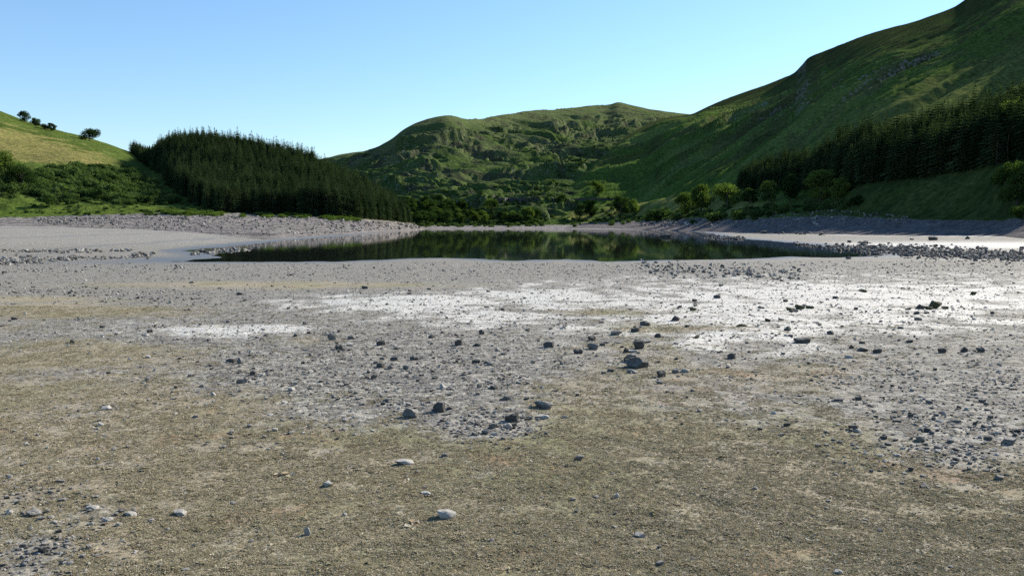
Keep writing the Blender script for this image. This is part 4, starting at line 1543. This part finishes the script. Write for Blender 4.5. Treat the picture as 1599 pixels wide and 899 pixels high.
for S, cnt, x0, x1, yf in [(SL, 1500, 60, 655, lambda x: (np.interp(x, [0, 100, 300, 450, 655], [342, 341, 338, 339, 351]), np.interp(x, [0, 100, 250, 300, 450, 655], [348, 352, 360, 362, 368, 357]))),
                           (SR, 700, 1000, 1420, lambda x: (np.interp(x, [1000, 1200, 1300, 1420], [347, 336, 328, 338]), np.interp(x, [1000, 1420], [354, 356])))]:
    for _ in range(cnt):
        x = random.uniform(x0, x1)
        a, b = yf(x)
        h = S.look(x, a + (b - a) * random.random() ** 1.4)
        if h is not None and h.z > 0.4:
            pk.append(tuple(h))
            dark.append(False)
            ss.append(random.uniform(1.5, 4.5) * h.y / F * random.choice((.5, .7, 1)))
pk, ss, dark = np.array(pk), np.array(ss), np.array(dark)
for nm, sel, kinds in (('rubble', ~dark, ST['g'] + ST['d'][:4] + ST['p'][:2]), ('dark_rubble', dark, ST['d'] + ST['g'][:1])):
    q, w = pk[sel], ss[sel]
    scatter(nm, kinds, q, rots(len(q), .25), np.stack([w * rng.uniform(.8, 1.3, len(w)), w, w * rng.uniform(.35, .75, len(w))], -1), 9)


# dried plants on the near ground
def tuft_mesh(seed):
    rg_ = np.random.default_rng(seed)
    V, Fc = [], []
    for _ in range(16):
        a = rg_.uniform(0, 2 * PI)
        r0 = rg_.uniform(0, 0.75)
        b = np.array([math.cos(a) * r0, math.sin(a) * r0, -0.05])
        a2 = rg_.uniform(0, 2 * PI)
        L = rg_.uniform(0.3, 0.7)
        up = rg_.uniform(0.05, 0.5)
        tip = b + np.array([math.cos(a2) * L * (1 - .5 * up), math.sin(a2) * L * (1 - .5 * up), L * up])
        sd_ = np.array([-math.sin(a2), math.cos(a2), 0]) * rg_.uniform(0.10, 0.22)
        mid = (b + tip) / 2 + np.array([0, 0, 0.12 * L])
        k_ = len(V)
        V += [b - sd_ * .5, mid + sd_, tip, mid - sd_]
        Fc.append((k_, k_ + 1, k_ + 2, k_ + 3))
    return mesh_np('plant', np.array(V), np.array(Fc), M_TUFT, False)


TUFT = [tuft_mesh(3000 + i) for i in range(8)]
X, Y = fan_points(480000, 2.9, 22, 32, 1.15)
veg, white, wet, grav = masks(X, Y)
cl = fbm(X / 0.35, Y / 0.35, 3, 160)
k = rng.random(len(X)) < np.clip(veg * 1.0 - 0.5 * grav + cl * 0.9 - 0.12, 0.0, 1)
X, Y = X[k], Y[k]
Z = ground_z(X, Y)
s = np.exp(rng.normal(0, 0.35, len(X))) * 0.0135 * (0.75 + Y / 11.0)
print('tufts', len(X))
scatter('ground_cover', TUFT, np.stack([X, Y, Z], -1), rots(len(X), .12), np.stack([s, s, s * rng.uniform(.5, 1.0, len(s))], -1), 10)


# ------------------------------------------------------------------ light, sky, camera
SUN_AZ, SUN_EL = 52.0, 29.5                     # degrees right of the view, above the horizon
world = bpy.data.worlds.new('World')
scene.world = world
world.use_nodes = True
wt = world.node_tree
bg = wt.nodes['Background']
sky = wt.nodes.new('ShaderNodeTexSky')
sky.sky_type = 'NISHITA'
sky.sun_disc = False
sky.sun_elevation = math.radians(SUN_EL)
sky.sun_rotation = math.radians(SUN_AZ)
sky.altitude = 250
sky.air_density = 1.25
sky.dust_density = 0.1
sky.ozone_density = 6.0
wt.links.new(sky.outputs[0], bg.inputs[0])
bg.inputs[1].default_value = 0.10

sun = bpy.data.lights.new('Sun', 'SUN')
sun.energy = 5.0
sun.angle = math.radians(0.53)
sun.color = (1.0, 0.92, 0.79)
so = link(bpy.data.objects.new('Sun', sun))
sd_ = Vector((math.sin(math.radians(SUN_AZ)) * math.cos(math.radians(SUN_EL)), math.cos(math.radians(SUN_AZ)) * math.cos(math.radians(SUN_EL)), math.sin(math.radians(SUN_EL))))
so.rotation_euler = (-sd_).to_track_quat('-Z', 'Y').to_euler()
so.location = (60, 40, 60)

cam = bpy.data.cameras.new('Camera')
co = link(bpy.data.objects.new('Camera', cam))
co.location = (0, 0, EYE)
co.rotation_euler = (PI / 2 - PITCH, 0, 0)
cam.sensor_fit = 'HORIZONTAL'
cam.sensor_width = 36.0
cam.lens = 36.0 * F / W
cam.clip_start = 0.1
cam.clip_end = 20000
scene.camera = co

scene.view_settings.view_transform = 'Standard'
scene.view_settings.look = 'None'
scene.view_settings.exposure = 0.93
scene.view_settings.gamma = 1.0
scene.render.engine = 'CYCLES'
scene.cycles.max_bounces = 6
scene.cycles.use_denoising = False
